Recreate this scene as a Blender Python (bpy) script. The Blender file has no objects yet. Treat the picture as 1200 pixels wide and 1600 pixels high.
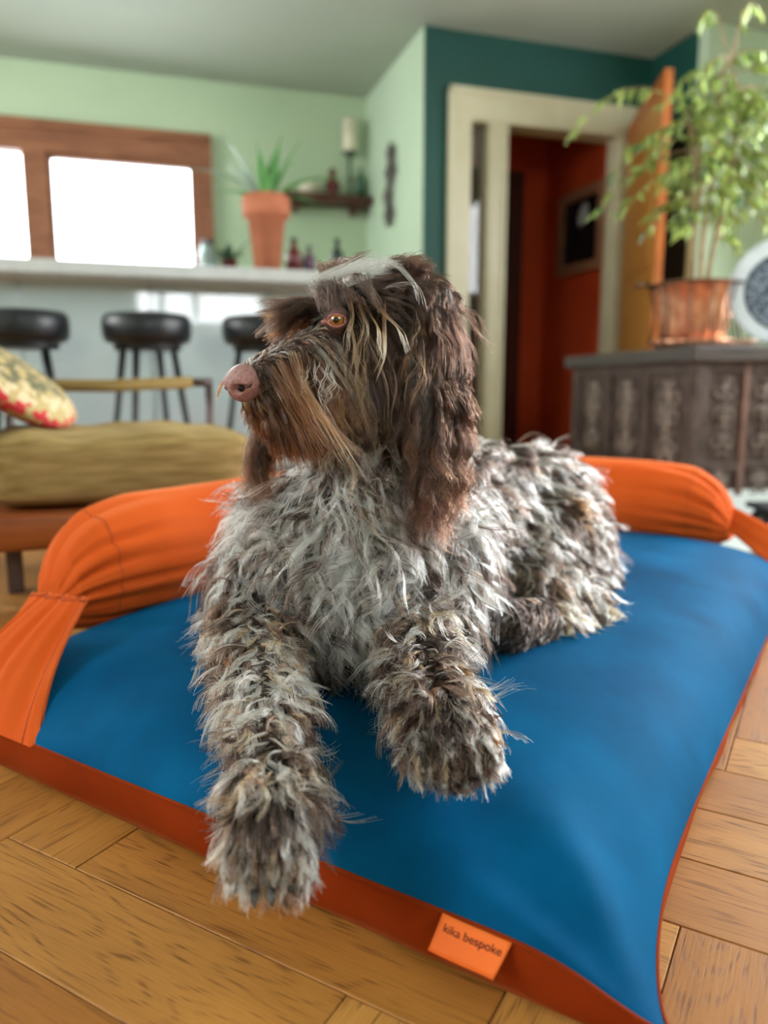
import bpy, bmesh, math, random
import numpy as np
from mathutils import Vector, Matrix, kdtree
random.seed(7)
rng = np.random.default_rng(11)
C = bpy.context.scene.collection
PI = math.pi

# ---------------------------------------------------------------- camera, world, lights, exposure
CAM_H, PITCH, FPX = 0.5, math.radians(9.4), 1204.0
cd = bpy.data.cameras.new('camera')
cam = bpy.data.objects.new('camera', cd)
C.objects.link(cam)
bpy.context.scene.camera = cam
cam.location = (0, 0, CAM_H)
cam.rotation_euler = (PI / 2 - PITCH, 0, 0)
cd.sensor_fit = 'VERTICAL'
cd.sensor_height = 36.0
cd.sensor_width = 27.0
cd.lens = 36.0 * FPX / 1600.0
cd.clip_start = 0.02
cd.dof.use_dof = True
cd.dof.focus_distance = 0.79
cd.dof.aperture_fstop = 2.5
sc = bpy.context.scene
sc.view_settings.view_transform = 'Standard'
sc.view_settings.look = 'None'
sc.view_settings.gamma = 1
sc.view_settings.use_curve_mapping = False
sc.view_settings.exposure = 0.16
try:
    sc.cycles.use_denoising = True
    sc.cycles.max_bounces = 7
    sc.cycles.diffuse_bounces = 3
    sc.cycles.glossy_bounces = 3
    sc.cycles.transparent_max_bounces = 12
    sc.cycles.sample_clamp_indirect = 6
except Exception:
    pass
world = bpy.data.worlds.new('world')
sc.world = world
world.use_nodes = True
world.node_tree.nodes['Background'].inputs[0].default_value = (0.93, 0.97, 1.0, 1)
world.node_tree.nodes['Background'].inputs[1].default_value = 8.0

TH = math.radians(17.5)                       # the room's own axes: a to the right, b away
E1 = Vector((math.cos(TH), math.sin(TH), 0))
E2 = Vector((-math.sin(TH), math.cos(TH), 0))


def R(a, b, z=0.0):
    return E1 * a + E2 * b + Vector((0, 0, z))


def area_light(name, loc, target, sx, sy, watts, col):
    ld = bpy.data.lights.new(name, 'AREA')
    ld.shape = 'RECTANGLE'
    ld.size, ld.size_y = sx, sy
    ld.energy = watts
    ld.color = col
    o = bpy.data.objects.new(name, ld)
    C.objects.link(o)
    o.location = loc
    o.rotation_euler = (Vector(target) - Vector(loc)).to_track_quat('-Z', 'Y').to_euler()
    return o


area_light('daylight_right_window', R(3.38, 1.45, 1.5), R(0.2, 1.2, 0.3), 2.9, 1.45, 135, (0.95, 0.98, 1.0))
area_light('daylight_left_window', R(-2.46, 0.4, 1.55), R(0.4, 1.6, 0.4), 1.5, 1.3, 15, (1.0, 0.97, 0.92))
area_light('daylight_kitchen_window', R(-0.1, 5.30, 1.6), R(0.2, 2.0, 1.0), 0.8, 0.6, 10, (0.95, 0.98, 1.0))
area_light('kitchen_fill', R(-2.46, 3.4, 1.6), R(1.5, 3.9, 1.4), 1.6, 1.2, 42, (1.0, 0.99, 0.95))  # fill light added at the left wall to brighten the kitchen


# ---------------------------------------------------------------- materials
def lin(c):
    return tuple((x / 255 / 12.92) if x / 255 <= 0.04045 else ((x / 255 + 0.055) / 1.055) ** 2.4 for x in c)


def nn(nt, t, **kw):
    n = nt.nodes.new(t)
    for k, v in kw.items():
        setattr(n, k, v)
    return n


def M(name, rgb, rough=0.55, metal=0.0, rgb2=None, nscale=8.0, detail=4, stretch=(1, 1, 1), bump=0.0, bscale=60.0,
      sheen=0.0, sheen_col=None, spec=0.5, trans=0.0, coat=0.0, lo=0.35, hi=0.65, emit=0.0, brough=None):
    m = bpy.data.materials.new(name)
    m.use_nodes = True
    nt = m.node_tree
    b = nt.nodes['Principled BSDF']
    c1 = lin(rgb) + (1,)
    b.inputs['Base Color'].default_value = c1
    b.inputs['Roughness'].default_value = rough
    b.inputs['Metallic'].default_value = metal
    b.inputs['Specular IOR Level'].default_value = spec
    b.inputs['Coat Weight'].default_value = coat
    if trans:
        b.inputs['Transmission Weight'].default_value = trans
    if sheen:
        b.inputs['Sheen Weight'].default_value = sheen
        b.inputs['Sheen Roughness'].default_value = 0.35
        b.inputs['Sheen Tint'].default_value = (lin(sheen_col) if sheen_col else (1, 1, 1)) + (1,)
    tc = nn(nt, 'ShaderNodeTexCoord')
    mp = nn(nt, 'ShaderNodeMapping')
    mp.inputs['Scale'].default_value = stretch
    nt.links.new(tc.outputs['Object'], mp.inputs[0])
    nz = nn(nt, 'ShaderNodeTexNoise')
    nz.inputs['Scale'].default_value = nscale
    nz.inputs['Detail'].default_value = detail
    nt.links.new(mp.outputs[0], nz.inputs[0])
    cr = nn(nt, 'ShaderNodeValToRGB')
    cr.color_ramp.elements[0].position = lo
    cr.color_ramp.elements[1].position = hi
    cr.color_ramp.elements[0].color = c1
    c2 = rgb2 if rgb2 else tuple(max(0, x * 0.88) for x in rgb)
    cr.color_ramp.elements[1].color = lin(c2) + (1,)
    nt.links.new(nz.outputs['Fac'], cr.inputs[0])
    nt.links.new(cr.outputs[0], b.inputs['Base Color'])
    if bump:
        n2 = nn(nt, 'ShaderNodeTexNoise')
        n2.inputs['Scale'].default_value = bscale
        n2.inputs['Detail'].default_value = 5
        nt.links.new(mp.outputs[0], n2.inputs[0])
        bp = nn(nt, 'ShaderNodeBump')
        bp.inputs['Strength'].default_value = bump
        bp.inputs['Distance'].default_value = 0.004
        nt.links.new(n2.outputs['Fac'], bp.inputs['Height'])
        nt.links.new(bp.outputs[0], b.inputs['Normal'])
    return m


def oak_material():
    m = bpy.data.materials.new('oiled_oak')
    m.use_nodes = True
    nt = m.node_tree
    b = nt.nodes['Principled BSDF']
    tc = nn(nt, 'ShaderNodeTexCoord')
    oi = nn(nt, 'ShaderNodeObjectInfo')
    vm = nn(nt, 'ShaderNodeVectorMath', operation='SCALE')
    cb = nn(nt, 'ShaderNodeCombineXYZ')
    mul = nn(nt, 'ShaderNodeMath', operation='MULTIPLY')
    mul.inputs[1].default_value = 37.0
    nt.links.new(oi.outputs['Random'], mul.inputs[0])
    for i in range(3):
        nt.links.new(mul.outputs[0], cb.inputs[i])
    ad = nn(nt, 'ShaderNodeVectorMath', operation='ADD')
    nt.links.new(tc.outputs['Object'], ad.inputs[0])
    nt.links.new(cb.outputs[0], ad.inputs[1])
    # cathedral figure: warped rings, long along x
    mp = nn(nt, 'ShaderNodeMapping')
    mp.inputs['Scale'].default_value = (1.6, 11.0, 4.0)
    nt.links.new(ad.outputs[0], mp.inputs[0])
    nz = nn(nt, 'ShaderNodeTexNoise')
    nz.inputs['Scale'].default_value = 1.1
    nz.inputs['Detail'].default_value = 2
    nt.links.new(mp.outputs[0], nz.inputs[0])
    rm = nn(nt, 'ShaderNodeMath', operation='MULTIPLY')
    rm.inputs[1].default_value = 120.0
    nt.links.new(nz.outputs['Fac'], rm.inputs[0])
    sn = nn(nt, 'ShaderNodeMath', operation='SINE')
    nt.links.new(rm.outputs[0], sn.inputs[0])
    # pores
    mp2 = nn(nt, 'ShaderNodeMapping')
    mp2.inputs['Scale'].default_value = (16, 620, 80)
    nt.links.new(ad.outputs[0], mp2.inputs[0])
    nz2 = nn(nt, 'ShaderNodeTexNoise')
    nz2.inputs['Scale'].default_value = 1.0
    nz2.inputs['Detail'].default_value = 3
    nt.links.new(mp2.outputs[0], nz2.inputs[0])
    mr = nn(nt, 'ShaderNodeMapRange')
    mr.inputs[1].default_value = 0.46
    mr.inputs[2].default_value = 0.62
    nt.links.new(nz2.outputs['Fac'], mr.inputs[0])
    mrs = nn(nt, 'ShaderNodeMapRange')
    mrs.inputs[1].default_value = 0.2
    mrs.inputs[2].default_value = 1.0
    nt.links.new(sn.outputs[0], mrs.inputs[0])
    pr = nn(nt, 'ShaderNodeMath', operation='MULTIPLY')
    nt.links.new(mr.outputs[0], pr.inputs[0])
    a2 = nn(nt, 'ShaderNodeMath', operation='MULTIPLY_ADD')
    nt.links.new(mrs.outputs[0], a2.inputs[0])
    a2.inputs[1].default_value = 0.62
    a2.inputs[2].default_value = 0.20
    nt.links.new(a2.outputs[0], pr.inputs[1])
    base = nn(nt, 'ShaderNodeValToRGB')
    e = base.color_ramp.elements
    e[0].position, e[0].color = 0.0, lin((172, 110, 44)) + (1,)
    e[1].position, e[1].color = 1.0, lin((214, 156, 82)) + (1,)
    x = base.color_ramp.elements.new(0.5)
    x.color = lin((194, 134, 62)) + (1,)
    nt.links.new(oi.outputs['Random'], base.inputs[0])
    mx = nn(nt, 'ShaderNodeMix', data_type='RGBA')
    nt.links.new(pr.outputs[0], mx.inputs[0])
    nt.links.new(base.outputs[0], mx.inputs[6])
    mx.inputs[7].default_value = lin((112, 64, 22)) + (1,)
    # soft tone drift
    nz3 = nn(nt, 'ShaderNodeTexNoise')
    nz3.inputs['Scale'].default_value = 2.2
    mp3 = nn(nt, 'ShaderNodeMapping')
    mp3.inputs['Scale'].default_value = (1.5, 7, 3)
    nt.links.new(ad.outputs[0], mp3.inputs[0])
    nt.links.new(mp3.outputs[0], nz3.inputs[0])
    mx2 = nn(nt, 'ShaderNodeMix', data_type='RGBA')
    mx2.blend_type = 'MULTIPLY'
    mx2.inputs[0].default_value = 0.5
    nt.links.new(mx.outputs[2], mx2.inputs[6])
    r3 = nn(nt, 'ShaderNodeValToRGB')
    r3.color_ramp.elements[0].position = 0.3
    r3.color_ramp.elements[1].position = 0.7
    r3.color_ramp.elements[0].color = (0.62, 0.55, 0.48, 1)
    r3.color_ramp.elements[1].color = (1, 1, 1, 1)
    nt.links.new(nz3.outputs['Fac'], r3.inputs[0])
    nt.links.new(r3.outputs[0], mx2.inputs[7])
    nt.links.new(mx2.outputs[2], b.inputs['Base Color'])
    b.inputs['Roughness'].default_value = 0.5
    b.inputs['Specular IOR Level'].default_value = 0.35
    bp = nn(nt, 'ShaderNodeBump')
    bp.inputs['Strength'].default_value = 0.25
    bp.inputs['Distance'].default_value = 0.001
    bp.invert = True
    nt.links.new(pr.outputs[0], bp.inputs['Height'])
    nt.links.new(bp.outputs[0], b.inputs['Normal'])
    return m


def velvet(name, dark, light, sheen, sheen_col, rough=0.75, bump=0.06, nap=3.5, stretch=(1, 1, 1)):
    m = M(name, dark, rough=rough, rgb2=light, nscale=nap, detail=5, lo=0.3, hi=0.72, sheen=sheen, sheen_col=sheen_col,
          spec=0.06, bump=bump, bscale=900, stretch=stretch)
    return m


def pattern_mat():
    m = bpy.data.materials.new('woven_kilim')
    m.use_nodes = True
    nt = m.node_tree
    b = nt.nodes['Principled BSDF']
    b.inputs['Roughness'].default_value = 0.9
    tc = nn(nt, 'ShaderNodeTexCoord')
    vo = nn(nt, 'ShaderNodeTexVoronoi')
    vo.inputs['Scale'].default_value = 42
    nt.links.new(tc.outputs['Object'], vo.inputs[0])
    sx = nn(nt, 'ShaderNodeSeparateXYZ')
    nt.links.new(tc.outputs['Object'], sx.inputs[0])
    nz = nn(nt, 'ShaderNodeTexNoise')
    nz.inputs['Scale'].default_value = 30
    nt.links.new(tc.outputs['Object'], nz.inputs[0])
    ad = nn(nt, 'ShaderNodeMath', operation='MULTIPLY_ADD')
    nt.links.new(nz.outputs['Fac'], ad.inputs[0])
    ad.inputs[1].default_value = 0.05
    nt.links.new(sx.outputs[2], ad.inputs[2])
    fr = nn(nt, 'ShaderNodeMath', operation='MULTIPLY')
    fr.inputs[1].default_value = 5.2
    nt.links.new(ad.outputs[0], fr.inputs[0])
    fc = nn(nt, 'ShaderNodeMath', operation='FRACT')
    nt.links.new(fr.outputs[0], fc.inputs[0])
    cr = nn(nt, 'ShaderNodeValToRGB')
    cr.color_ramp.interpolation = 'CONSTANT'
    cols = [(0, (212, 60, 66)), (0.2, (226, 205, 165)), (0.32, (120, 116, 88)), (0.45, (222, 200, 158)),
            (0.6, (105, 108, 98)), (0.7, (228, 208, 176)), (0.82, (216, 78, 84))]
    cr.color_ramp.elements[0].color = lin(cols[0][1]) + (1,)
    cr.color_ramp.elements[1].position = cols[1][0]
    cr.color_ramp.elements[1].color = lin(cols[1][1]) + (1,)
    for p, c in cols[2:]:
        x = cr.color_ramp.elements.new(p)
        x.color = lin(c) + (1,)
    nt.links.new(fc.outputs[0], cr.inputs[0])
    mx = nn(nt, 'ShaderNodeMix', data_type='RGBA')
    gt = nn(nt, 'ShaderNodeMath', operation='GREATER_THAN')
    gt.inputs[1].default_value = 0.55
    nt.links.new(vo.outputs['Distance'], gt.inputs[0])
    nt.links.new(gt.outputs[0], mx.inputs[0])
    nt.links.new(cr.outputs[0], mx.inputs[6])
    mx.inputs[7].default_value = lin((196, 172, 120)) + (1,)
    nt.links.new(mx.outputs[2], b.inputs['Base Color'])
    return m


def glass_pane_mat():
    m = bpy.data.materials.new('window_glass')
    m.use_nodes = True
    nt = m.node_tree
    nt.nodes.remove(nt.nodes['Principled BSDF'])
    out = nt.nodes['Material Output']
    t = nn(nt, 'ShaderNodeBsdfTransparent')
    g = nn(nt, 'ShaderNodeBsdfGlossy')
    g.inputs['Roughness'].default_value = 0.02
    mx = nn(nt, 'ShaderNodeMixShader')
    fr = nn(nt, 'ShaderNodeFresnel')
    fr.inputs[0].default_value = 1.45
    nt.links.new(fr.outputs[0], mx.inputs[0])
    nt.links.new(t.outputs[0], mx.inputs[1])
    nt.links.new(g.outputs[0], mx.inputs[2])
    nt.links.new(mx.outputs[0], out.inputs[0])
    return m


def plate_mat():
    m = bpy.data.materials.new('dotted_plate_glaze')
    m.use_nodes = True
    nt = m.node_tree
    b = nt.nodes['Principled BSDF']
    b.inputs['Roughness'].default_value = 0.35
    tc = nn(nt, 'ShaderNodeTexCoord')
    vo = nn(nt, 'ShaderNodeTexVoronoi')
    vo.inputs['Scale'].default_value = 90
    nt.links.new(tc.outputs['Object'], vo.inputs[0])
    cr = nn(nt, 'ShaderNodeValToRGB')
    cr.color_ramp.elements[0].position = 0.15
    cr.color_ramp.elements[0].color = lin((176, 190, 202)) + (1,)
    cr.color_ramp.elements[1].position = 0.45
    cr.color_ramp.elements[1].color = lin((52, 66, 82)) + (1,)
    nt.links.new(vo.outputs['Distance'], cr.inputs[0])
    nt.links.new(cr.outputs[0], b.inputs['Base Color'])
    return m


MT = dict(
    oak=oak_material(),
    subfloor=M('dark_subfloor', (40, 26, 16), 0.9),
    green=M('pale_green_paint', (184, 204, 172), 0.75, rgb2=(178, 199, 167), nscale=2),
    green2=M('lighter_green_paint', (196, 216, 190), 0.75, rgb2=(190, 211, 185), nscale=2),
    teal=M('dark_teal_paint', (8, 72, 64), 0.6, rgb2=(6, 66, 58), nscale=2),
    ceil=M('ceiling_paint', (176, 186, 172), 0.85, rgb2=(170, 181, 168), nscale=1.5),
    cream=M('cream_gloss_paint', (206, 200, 170), 0.35, rgb2=(200, 193, 162)),
    red=M('brick_red_paint', (200, 74, 26), 0.7, rgb2=(176, 56, 16), nscale=2),
    hall_dark=M('dark_stained_door', (70, 18, 10), 0.5),
    brownwood=M('brown_window_wood', (150, 96, 66), 0.45, rgb2=(124, 76, 50), nscale=5, stretch=(1, 1, 6)),
    glass=glass_pane_mat(),
    worktop=M('pale_worktop', (196, 198, 196), 0.3, rgb2=(186, 188, 187), nscale=12),
    barfront=M('pale_blue_bar_front', (186, 204, 212), 0.06, spec=1.0, rgb2=(190, 207, 214), nscale=3, coat=1.0),
    black=M('black_leather', (16, 20, 26), 0.38, rgb2=(22, 26, 32), bump=0.2, bscale=120),
    blackmetal=M('black_painted_steel', (18, 22, 28), 0.45),
    terracotta=M('terracotta', (198, 122, 88), 0.8, rgb2=(176, 100, 70), nscale=9, bump=0.1),
    soil=M('potting_soil', (48, 34, 24), 0.95, bump=0.5, bscale=80),
    aloe=M('strap_leaf', (58, 128, 44), 0.45, rgb2=(90, 150, 70), nscale=14),
    variegated=M('silver_leaf', (170, 190, 180), 0.4, rgb2=(110, 150, 120), nscale=20),
    darkleaf=M('dark_leaf', (34, 72, 38), 0.5),
    limeleaf=M('lime_leaf', (120, 150, 40), 0.5),
    shelfwood=M('dark_shelf_wood', (84, 36, 14), 0.5, rgb2=(64, 26, 10), stretch=(1, 8, 8)),
    candle=M('ivory_wax', (238, 232, 206), 0.5),
    redglass=M('dark_red_glaze', (96, 26, 22), 0.3),
    greenglass=M('green_bottle_glass', (38, 88, 60), 0.15),
    pewter=M('pewter', (140, 132, 134), 0.35, metal=0.7, rgb2=(90, 80, 82), nscale=20),
    olive=velvet('olive_corded_velvet', (124, 100, 58), (172, 146, 96), 0.25, (230, 205, 150), nap=9, bump=0.3, stretch=(1, 5, 9)),
    teak=M('teak_wood', (150, 78, 30), 0.35, rgb2=(118, 56, 20), nscale=6, stretch=(1, 9, 9)),
    legwood=M('purple_brown_leg', (96, 76, 74), 0.4, rgb2=(60, 44, 42)),
    kilim=pattern_mat(),
    carved=M('carved_dark_wood', (92, 76, 70), 0.5, rgb2=(62, 48, 44), nscale=18, bump=0.3, bscale=70),
    carvedtop=M('carved_wood_top', (84, 76, 74), 0.38, rgb2=(62, 56, 54), nscale=10, stretch=(8, 1, 8)),
    carvedlight=M('carving_pale_wood', (156, 142, 134), 0.55, rgb2=(112, 96, 88), nscale=30),  # carvings paler and greyer than the wood behind them
    copper=M('beaten_copper', (238, 180, 146), 0.26, metal=0.7, rgb2=(202, 136, 104), nscale=26, bump=0.3, bscale=60),
    bark=M('pale_fig_bark', (176, 150, 112), 0.8, rgb2=(140, 118, 86), nscale=30),
    leaf=M('fig_leaf', (132, 160, 70), 0.42, rgb2=(160, 180, 92), nscale=9),
    leaf2=M('yellow_green_fig_leaf', (186, 204, 100), 0.42, rgb2=(160, 184, 84), nscale=9),
    leaf3=M('deep_green_fig_leaf', (58, 96, 44), 0.42, rgb2=(80, 116, 56), nscale=9),
    plate=plate_mat(),
    platerim=M('pale_plate_glaze', (206, 216, 222), 0.3),
    flower=M('coral_petal', (226, 92, 60), 0.6),
    doorwood=M('honey_oak_door', (178, 124, 54), 0.4, rgb2=(160, 104, 42), nscale=5, stretch=(9, 9, 1)),
    dooredge=M('amber_door_edge', (176, 96, 32), 0.4, rgb2=(150, 78, 24)),
    picwood=M('pale_picture_frame', (150, 104, 78), 0.4),
    picture=M('black_picture_print', (14, 12, 12), 0.12, rgb2=(24, 20, 18)),
    picreflection=M('picture_reflection_paint', (190, 196, 204), 0.3),
    rug=M('pale_grey_rug', (190, 196, 192), 0.95, rgb2=(176, 184, 178), bump=0.4, bscale=200),
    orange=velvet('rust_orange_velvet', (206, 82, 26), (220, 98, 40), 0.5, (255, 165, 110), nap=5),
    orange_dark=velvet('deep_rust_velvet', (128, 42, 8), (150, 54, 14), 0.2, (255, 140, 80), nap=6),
    blue=velvet('petrol_blue_velvet', (0, 68, 110), (0, 96, 146), 0.05, (60, 190, 250), nap=6),
    lining=M('white_lining', (208, 214, 220), 0.9),
    thread=M('orange_thread', (176, 70, 22), 0.8),
    tag=M('bright_orange_tag', (255, 124, 40), 0.7, rgb2=(250, 112, 34), bump=0.1, bscale=500),
    ink=M('brown_ink', (120, 40, 24), 0.8),
)


# ---------------------------------------------------------------- object helpers
def new_obj(name, me, mat=None, parent=None, smooth=False):
    if isinstance(me, bmesh.types.BMesh):
        bm = me
        me = bpy.data.meshes.new(name)
        bm.normal_update()
        bm.to_mesh(me)
        bm.free()
    o = bpy.data.objects.new(name, me)
    C.objects.link(o)
    if mat:
        me.materials.append(MT[mat] if isinstance(mat, str) else mat)
    if smooth:
        me.polygons.foreach_set('use_smooth', [True] * len(me.polygons))
    if parent:
        o.parent = parent
    return o


def thing(name, label, cat, loc=(0, 0, 0), rz=0.0, group=None):
    o = bpy.data.objects.new(name, None)
    C.objects.link(o)
    o.empty_display_size = 0.05
    o.location = loc
    o.rotation_euler = (0, 0, rz)
    o['label'] = label
    o['category'] = cat
    if group:
        o['group'] = group
    return o


def tag(o, label, cat, group=None):
    o['label'] = label
    o['category'] = cat
    if group:
        o['group'] = group
    return o


def struct(name, me, mat, parent=None, smooth=False):
    o = new_obj(name, me, mat, parent, smooth)
    if parent is None:
        o['kind'] = 'structure'
    return o


def box(bm, lo, hi, bevel=0.0, mat4=None):
    g = bmesh.ops.create_cube(bm, size=1.0)
    vs = g['verts']
    for v in vs:
        v.co = Vector([lo[i] + (v.co[i] + 0.5) * (hi[i] - lo[i]) for i in range(3)])
    if bevel:
        es = list({e for v in vs for e in v.link_edges})
        r = bmesh.ops.bevel(bm, geom=es, offset=bevel, segments=2, affect='EDGES', profile=0.6)
        vs = list({v for f in r['faces'] for v in f.verts} | {v for v in vs if v.is_valid})
    if mat4:
        for v in vs:
            v.co = mat4 @ v.co
    return vs


ROOM = Matrix.Rotation(TH, 4, 'Z')


def rbox(lo, hi, bevel=0.0):
    bm = bmesh.new()
    box(bm, lo, hi, bevel, ROOM)
    return bm


def rboxes(lst):
    bm = bmesh.new()
    for lo, hi in lst:
        box(bm, lo, hi, 0, ROOM)
    return bm


def bxm(lo, hi, bevel=0.0):
    bm = bmesh.new()
    box(bm, lo, hi, bevel)
    return bm


def tube(bm, pts, rad, seg=8, caps=True, flat=None):
    """swept tube through pts; rad number or list; returns nothing"""
    pts = [Vector(p) for p in pts]
    n = len(pts)
    rads = rad if isinstance(rad, (list, tuple)) else [rad] * n
    rings = []
    t0 = (pts[1] - pts[0]).normalized()
    up = Vector((0, 0, 1)) if abs(t0.z) < 0.9 else Vector((1, 0, 0))
    s = t0.cross(up).normalized()
    for i in range(n):
        t = (pts[min(i + 1, n - 1)] - pts[max(i - 1, 0)]).normalized()
        s = (s - t * s.dot(t)).normalized()
        q = t.cross(s)
        ring = []
        for k in range(seg):
            a = 2 * PI * k / seg
            ring.append(bm.verts.new(pts[i] + (s * math.cos(a) + q * math.sin(a) * (flat or 1)) * rads[i]))
        rings.append(ring)
    for i in range(n - 1):
        for k in range(seg):
            bm.faces.new((rings[i][k], rings[i][(k + 1) % seg], rings[i + 1][(k + 1) % seg], rings[i + 1][k]))
    if caps:
        bm.faces.new(rings[0][::-1])
        bm.faces.new(rings[-1])


def lathe(bm, prof, seg=32, c=(0, 0, 0), flute=0, famp=0.0):
    rings = []
    for r, z in prof:
        ring = []
        for k in range(seg):
            a = 2 * PI * k / seg
            rr = r * (1 + famp * math.cos(flute * a)) if flute else r
            ring.append(bm.verts.new((c[0] + rr * math.cos(a), c[1] + rr * math.sin(a), c[2] + z)))
        rings.append(ring)
    for i in range(len(prof) - 1):
        for k in range(seg):
            bm.faces.new((rings[i][k], rings[i][(k + 1) % seg], rings[i + 1][(k + 1) % seg], rings[i + 1][k]))
    if prof[0][0] > 1e-5:
        bm.faces.new(rings[0][::-1])
    if prof[-1][0] > 1e-5:
        bm.faces.new(rings[-1])
    return bm


def tube_bm(pts, rad, seg=8, flat=None):
    bm = bmesh.new()
    tube(bm, pts, rad, seg, True, flat)
    return bm


def grid_mesh(name, V, nu, nv, closed_v=False):
    """V: (nu*nv,3) array, row-major"""
    f = []
    for i in range(nu - 1):
        for j in range(nv if closed_v else nv - 1):
            j2 = (j + 1) % nv
            f.append((i * nv + j, (i + 1) * nv + j, (i + 1) * nv + j2, i * nv + j2))
    me = bpy.data.meshes.new(name)
    me.from_pydata([tuple(map(float, v)) for v in V], [], f)
    me.update()
    return me


def pillow_bm(lx, ly, lz, n=22, p=3.0, crown=0.5):
    """a box cushion: rounded superellipsoid-like block, centred, base at z=0"""
    bm = bmesh.new()
    bmesh.ops.create_cube(bm, size=2.0)
    bmesh.ops.subdivide_edges(bm, edges=bm.edges[:], cuts=n, use_grid_fill=True)
    for v in bm.verts:
        c = v.co
        q = (abs(c.x) ** p + abs(c.y) ** p + abs(c.z) ** p) ** (1 / p)
        d = c / q
        puff = 1 + crown * 0.12 * (1 - d.x ** 4) * (1 - d.y ** 4) * (1 if abs(d.z) > 0.5 else 0.6)
        v.co = Vector((d.x * lx / 2, d.y * ly / 2, d.z * lz / 2 * puff))
    return bm


# ---------------------------------------------------------------- the setting
FA, FB = math.radians(60), math.radians(-30)        # the two directions of the herringbone
PW, PN = 0.1128, 4


def plank_mesh():
    bm = bmesh.new()
    g = 0.0006
    L, W = PW * PN, PW
    c = 0.0009
    lo = [(g, g), (L - g, g), (L - g, W - g), (g, W - g)]
    b = [bm.verts.new((x, y, -0.012)) for x, y in lo]
    m = [bm.verts.new((x, y, -c)) for x, y in lo]
    t = [bm.verts.new((x, y, 0)) for x, y in [(g + c, g + c), (L - g - c, g + c), (L - g - c, W - g - c), (g + c, W - g - c)]]
    for A, B in ((b, m), (m, t)):
        for k in range(4):
            bm.faces.new((A[k], A[(k + 1) % 4], B[(k + 1) % 4], B[k]))
    bm.faces.new(t)
    me = bpy.data.meshes.new('plank')
    bm.to_mesh(me)
    bm.free()
    me.materials.append(MT['oak'])
    return me


floor = struct('floor', rbox((-2.6, -2.1, -0.03), (5.0, 7.2, -0.012)), 'subfloor')
pm = plank_mesh()
ax = Vector((math.cos(FA), math.sin(FA)))           # V planks run along this
bx = Vector((math.cos(FB), math.sin(FB)))           # H planks run along this
# lattice: x cell along bx, y cell along ax ; V columns meet the photo's seams
OX, OY = -0.648, 0.475
cands = []
for y in range(-40, 70):
    for x in range(-60, 60):
        d = (x - y) % (2 * PN)
        if d == 0:
            o = bx * (OX + x * PW) + ax * (OY + y * PW)
            cands.append((o, FB, bx))
        if d == 2 * PN - 1:
            o = bx * (OX + (x + 1) * PW) + ax * (OY + y * PW)
            cands.append((o, FA, ax))
C1 = Vector((0.21, 0.492))
BU = Vector((0.534, 0.845)).normalized()
BV = Vector((-BU.y, BU.x))
near, far = [], []
for o, ang, dr in cands:
    c = o + dr * PW * 2
    ra, rb = c.dot(E1.xy), c.dot(E2.xy)
    if not (-2.55 < ra < 4.9 and -1.9 < rb < 7.0):
        continue
    # under the mattress nothing shows
    q = c - C1
    if 0.3 < q.dot(BU) < 1.1 and 0.3 < q.dot(BV) < 0.6:
        continue
    infront = c.y > 0.1 and abs(c.x) < c.y * 0.56 + 0.35
    w = c.length - (0 if infront else -3)
    near.append((w, o, ang))
near.sort(key=lambda t: t[0])
far = near[280:]
near = near[:280]
for w, o, ang in near:
    p = bpy.data.objects.new('plank', pm)
    C.objects.link(p)
    p.parent = floor
    p.location = (o.x, o.y, 0)
    p.rotation_euler = (0, 0, ang)
fv, ff = [], []
pv = [v.co.copy() for v in pm.vertices]
pf = [tuple(f.vertices) for f in pm.polygons]
for w, o, ang in far:
    k = len(fv)
    ca, sa = math.cos(ang), math.sin(ang)
    fv += [(o.x + v.x * ca - v.y * sa, o.y + v.x * sa + v.y * ca, v.z) for v in pv]
    ff += [tuple(i + k for i in f) for f in pf]
fm = bpy.data.meshes.new('far_planks')
fm.from_pydata(fv, [], ff)
fo = new_obj('far_planks', fm, M('oak_far', (190, 138, 74), 0.45, rgb2=(160, 108, 54), nscale=7), floor)
fo['kind'] = 'stuff'

HC = 2.40
struct('ceiling', rbox((-2.6, -2.1, HC), (5.0, 7.2, HC + 0.1)), 'ceil')
# kitchen back wall with its window opening
WA0, WA1, WZ0, WZ1 = -1.75, 0.49, 1.08, 2.045
B0, B1 = 5.36, 5.5
struct('wall_back', rboxes([((-2.6, B0, 0), (WA0, B1, HC)), ((WA1, B0, 0), (1.56, B1, HC)),
                            ((WA0, B0, 0), (WA1, B1, WZ0)), ((WA0, B0, WZ1), (WA1, B1, HC))]), 'green')
struct('wall_side', rbox((1.56, 4.232, 0), (1.66, 5.5, HC)), 'green2')
# teal wall with doorway
struct('wall_teal', rboxes([((1.562, 4.225, 0), (1.66, 4.232, HC)), ((1.66, 4.225, 0), (1.70, 4.33, HC)), ((1.70, 4.23, 2.09), (2.88, 4.33, HC)),
                            ((2.88, 4.23, 0), (3.0, 4.33, HC))]), 'teal')
struct('wall_return', rboxes([((3.0, 3.82, 1.98), (3.06, 4.33, HC)), ((3.0, 4.18, 0), (3.06, 4.33, 1.98))]), 'teal')
struct('wall_green_right', rbox((3.0, 3.74, 0), (5.0, 3.82, HC)), 'green2')
struct('wall_far_left', rboxes([((-2.6, -2.1, 0), (-2.5, -0.4, HC)), ((-2.6, 1.2, 0), (-2.5, 2.6, HC)), ((-2.6, 4.2, 0), (-2.5, 5.5, HC)),
                                 ((-2.6, -0.4, 0), (-2.5, 1.2, 0.9)), ((-2.6, -0.4, 2.15), (-2.5, 1.2, HC)),
                                 ((-2.6, 2.6, 0), (-2.5, 4.2, 0.95)), ((-2.6, 2.6, 2.15), (-2.5, 4.2, HC))]), 'green')
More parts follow.
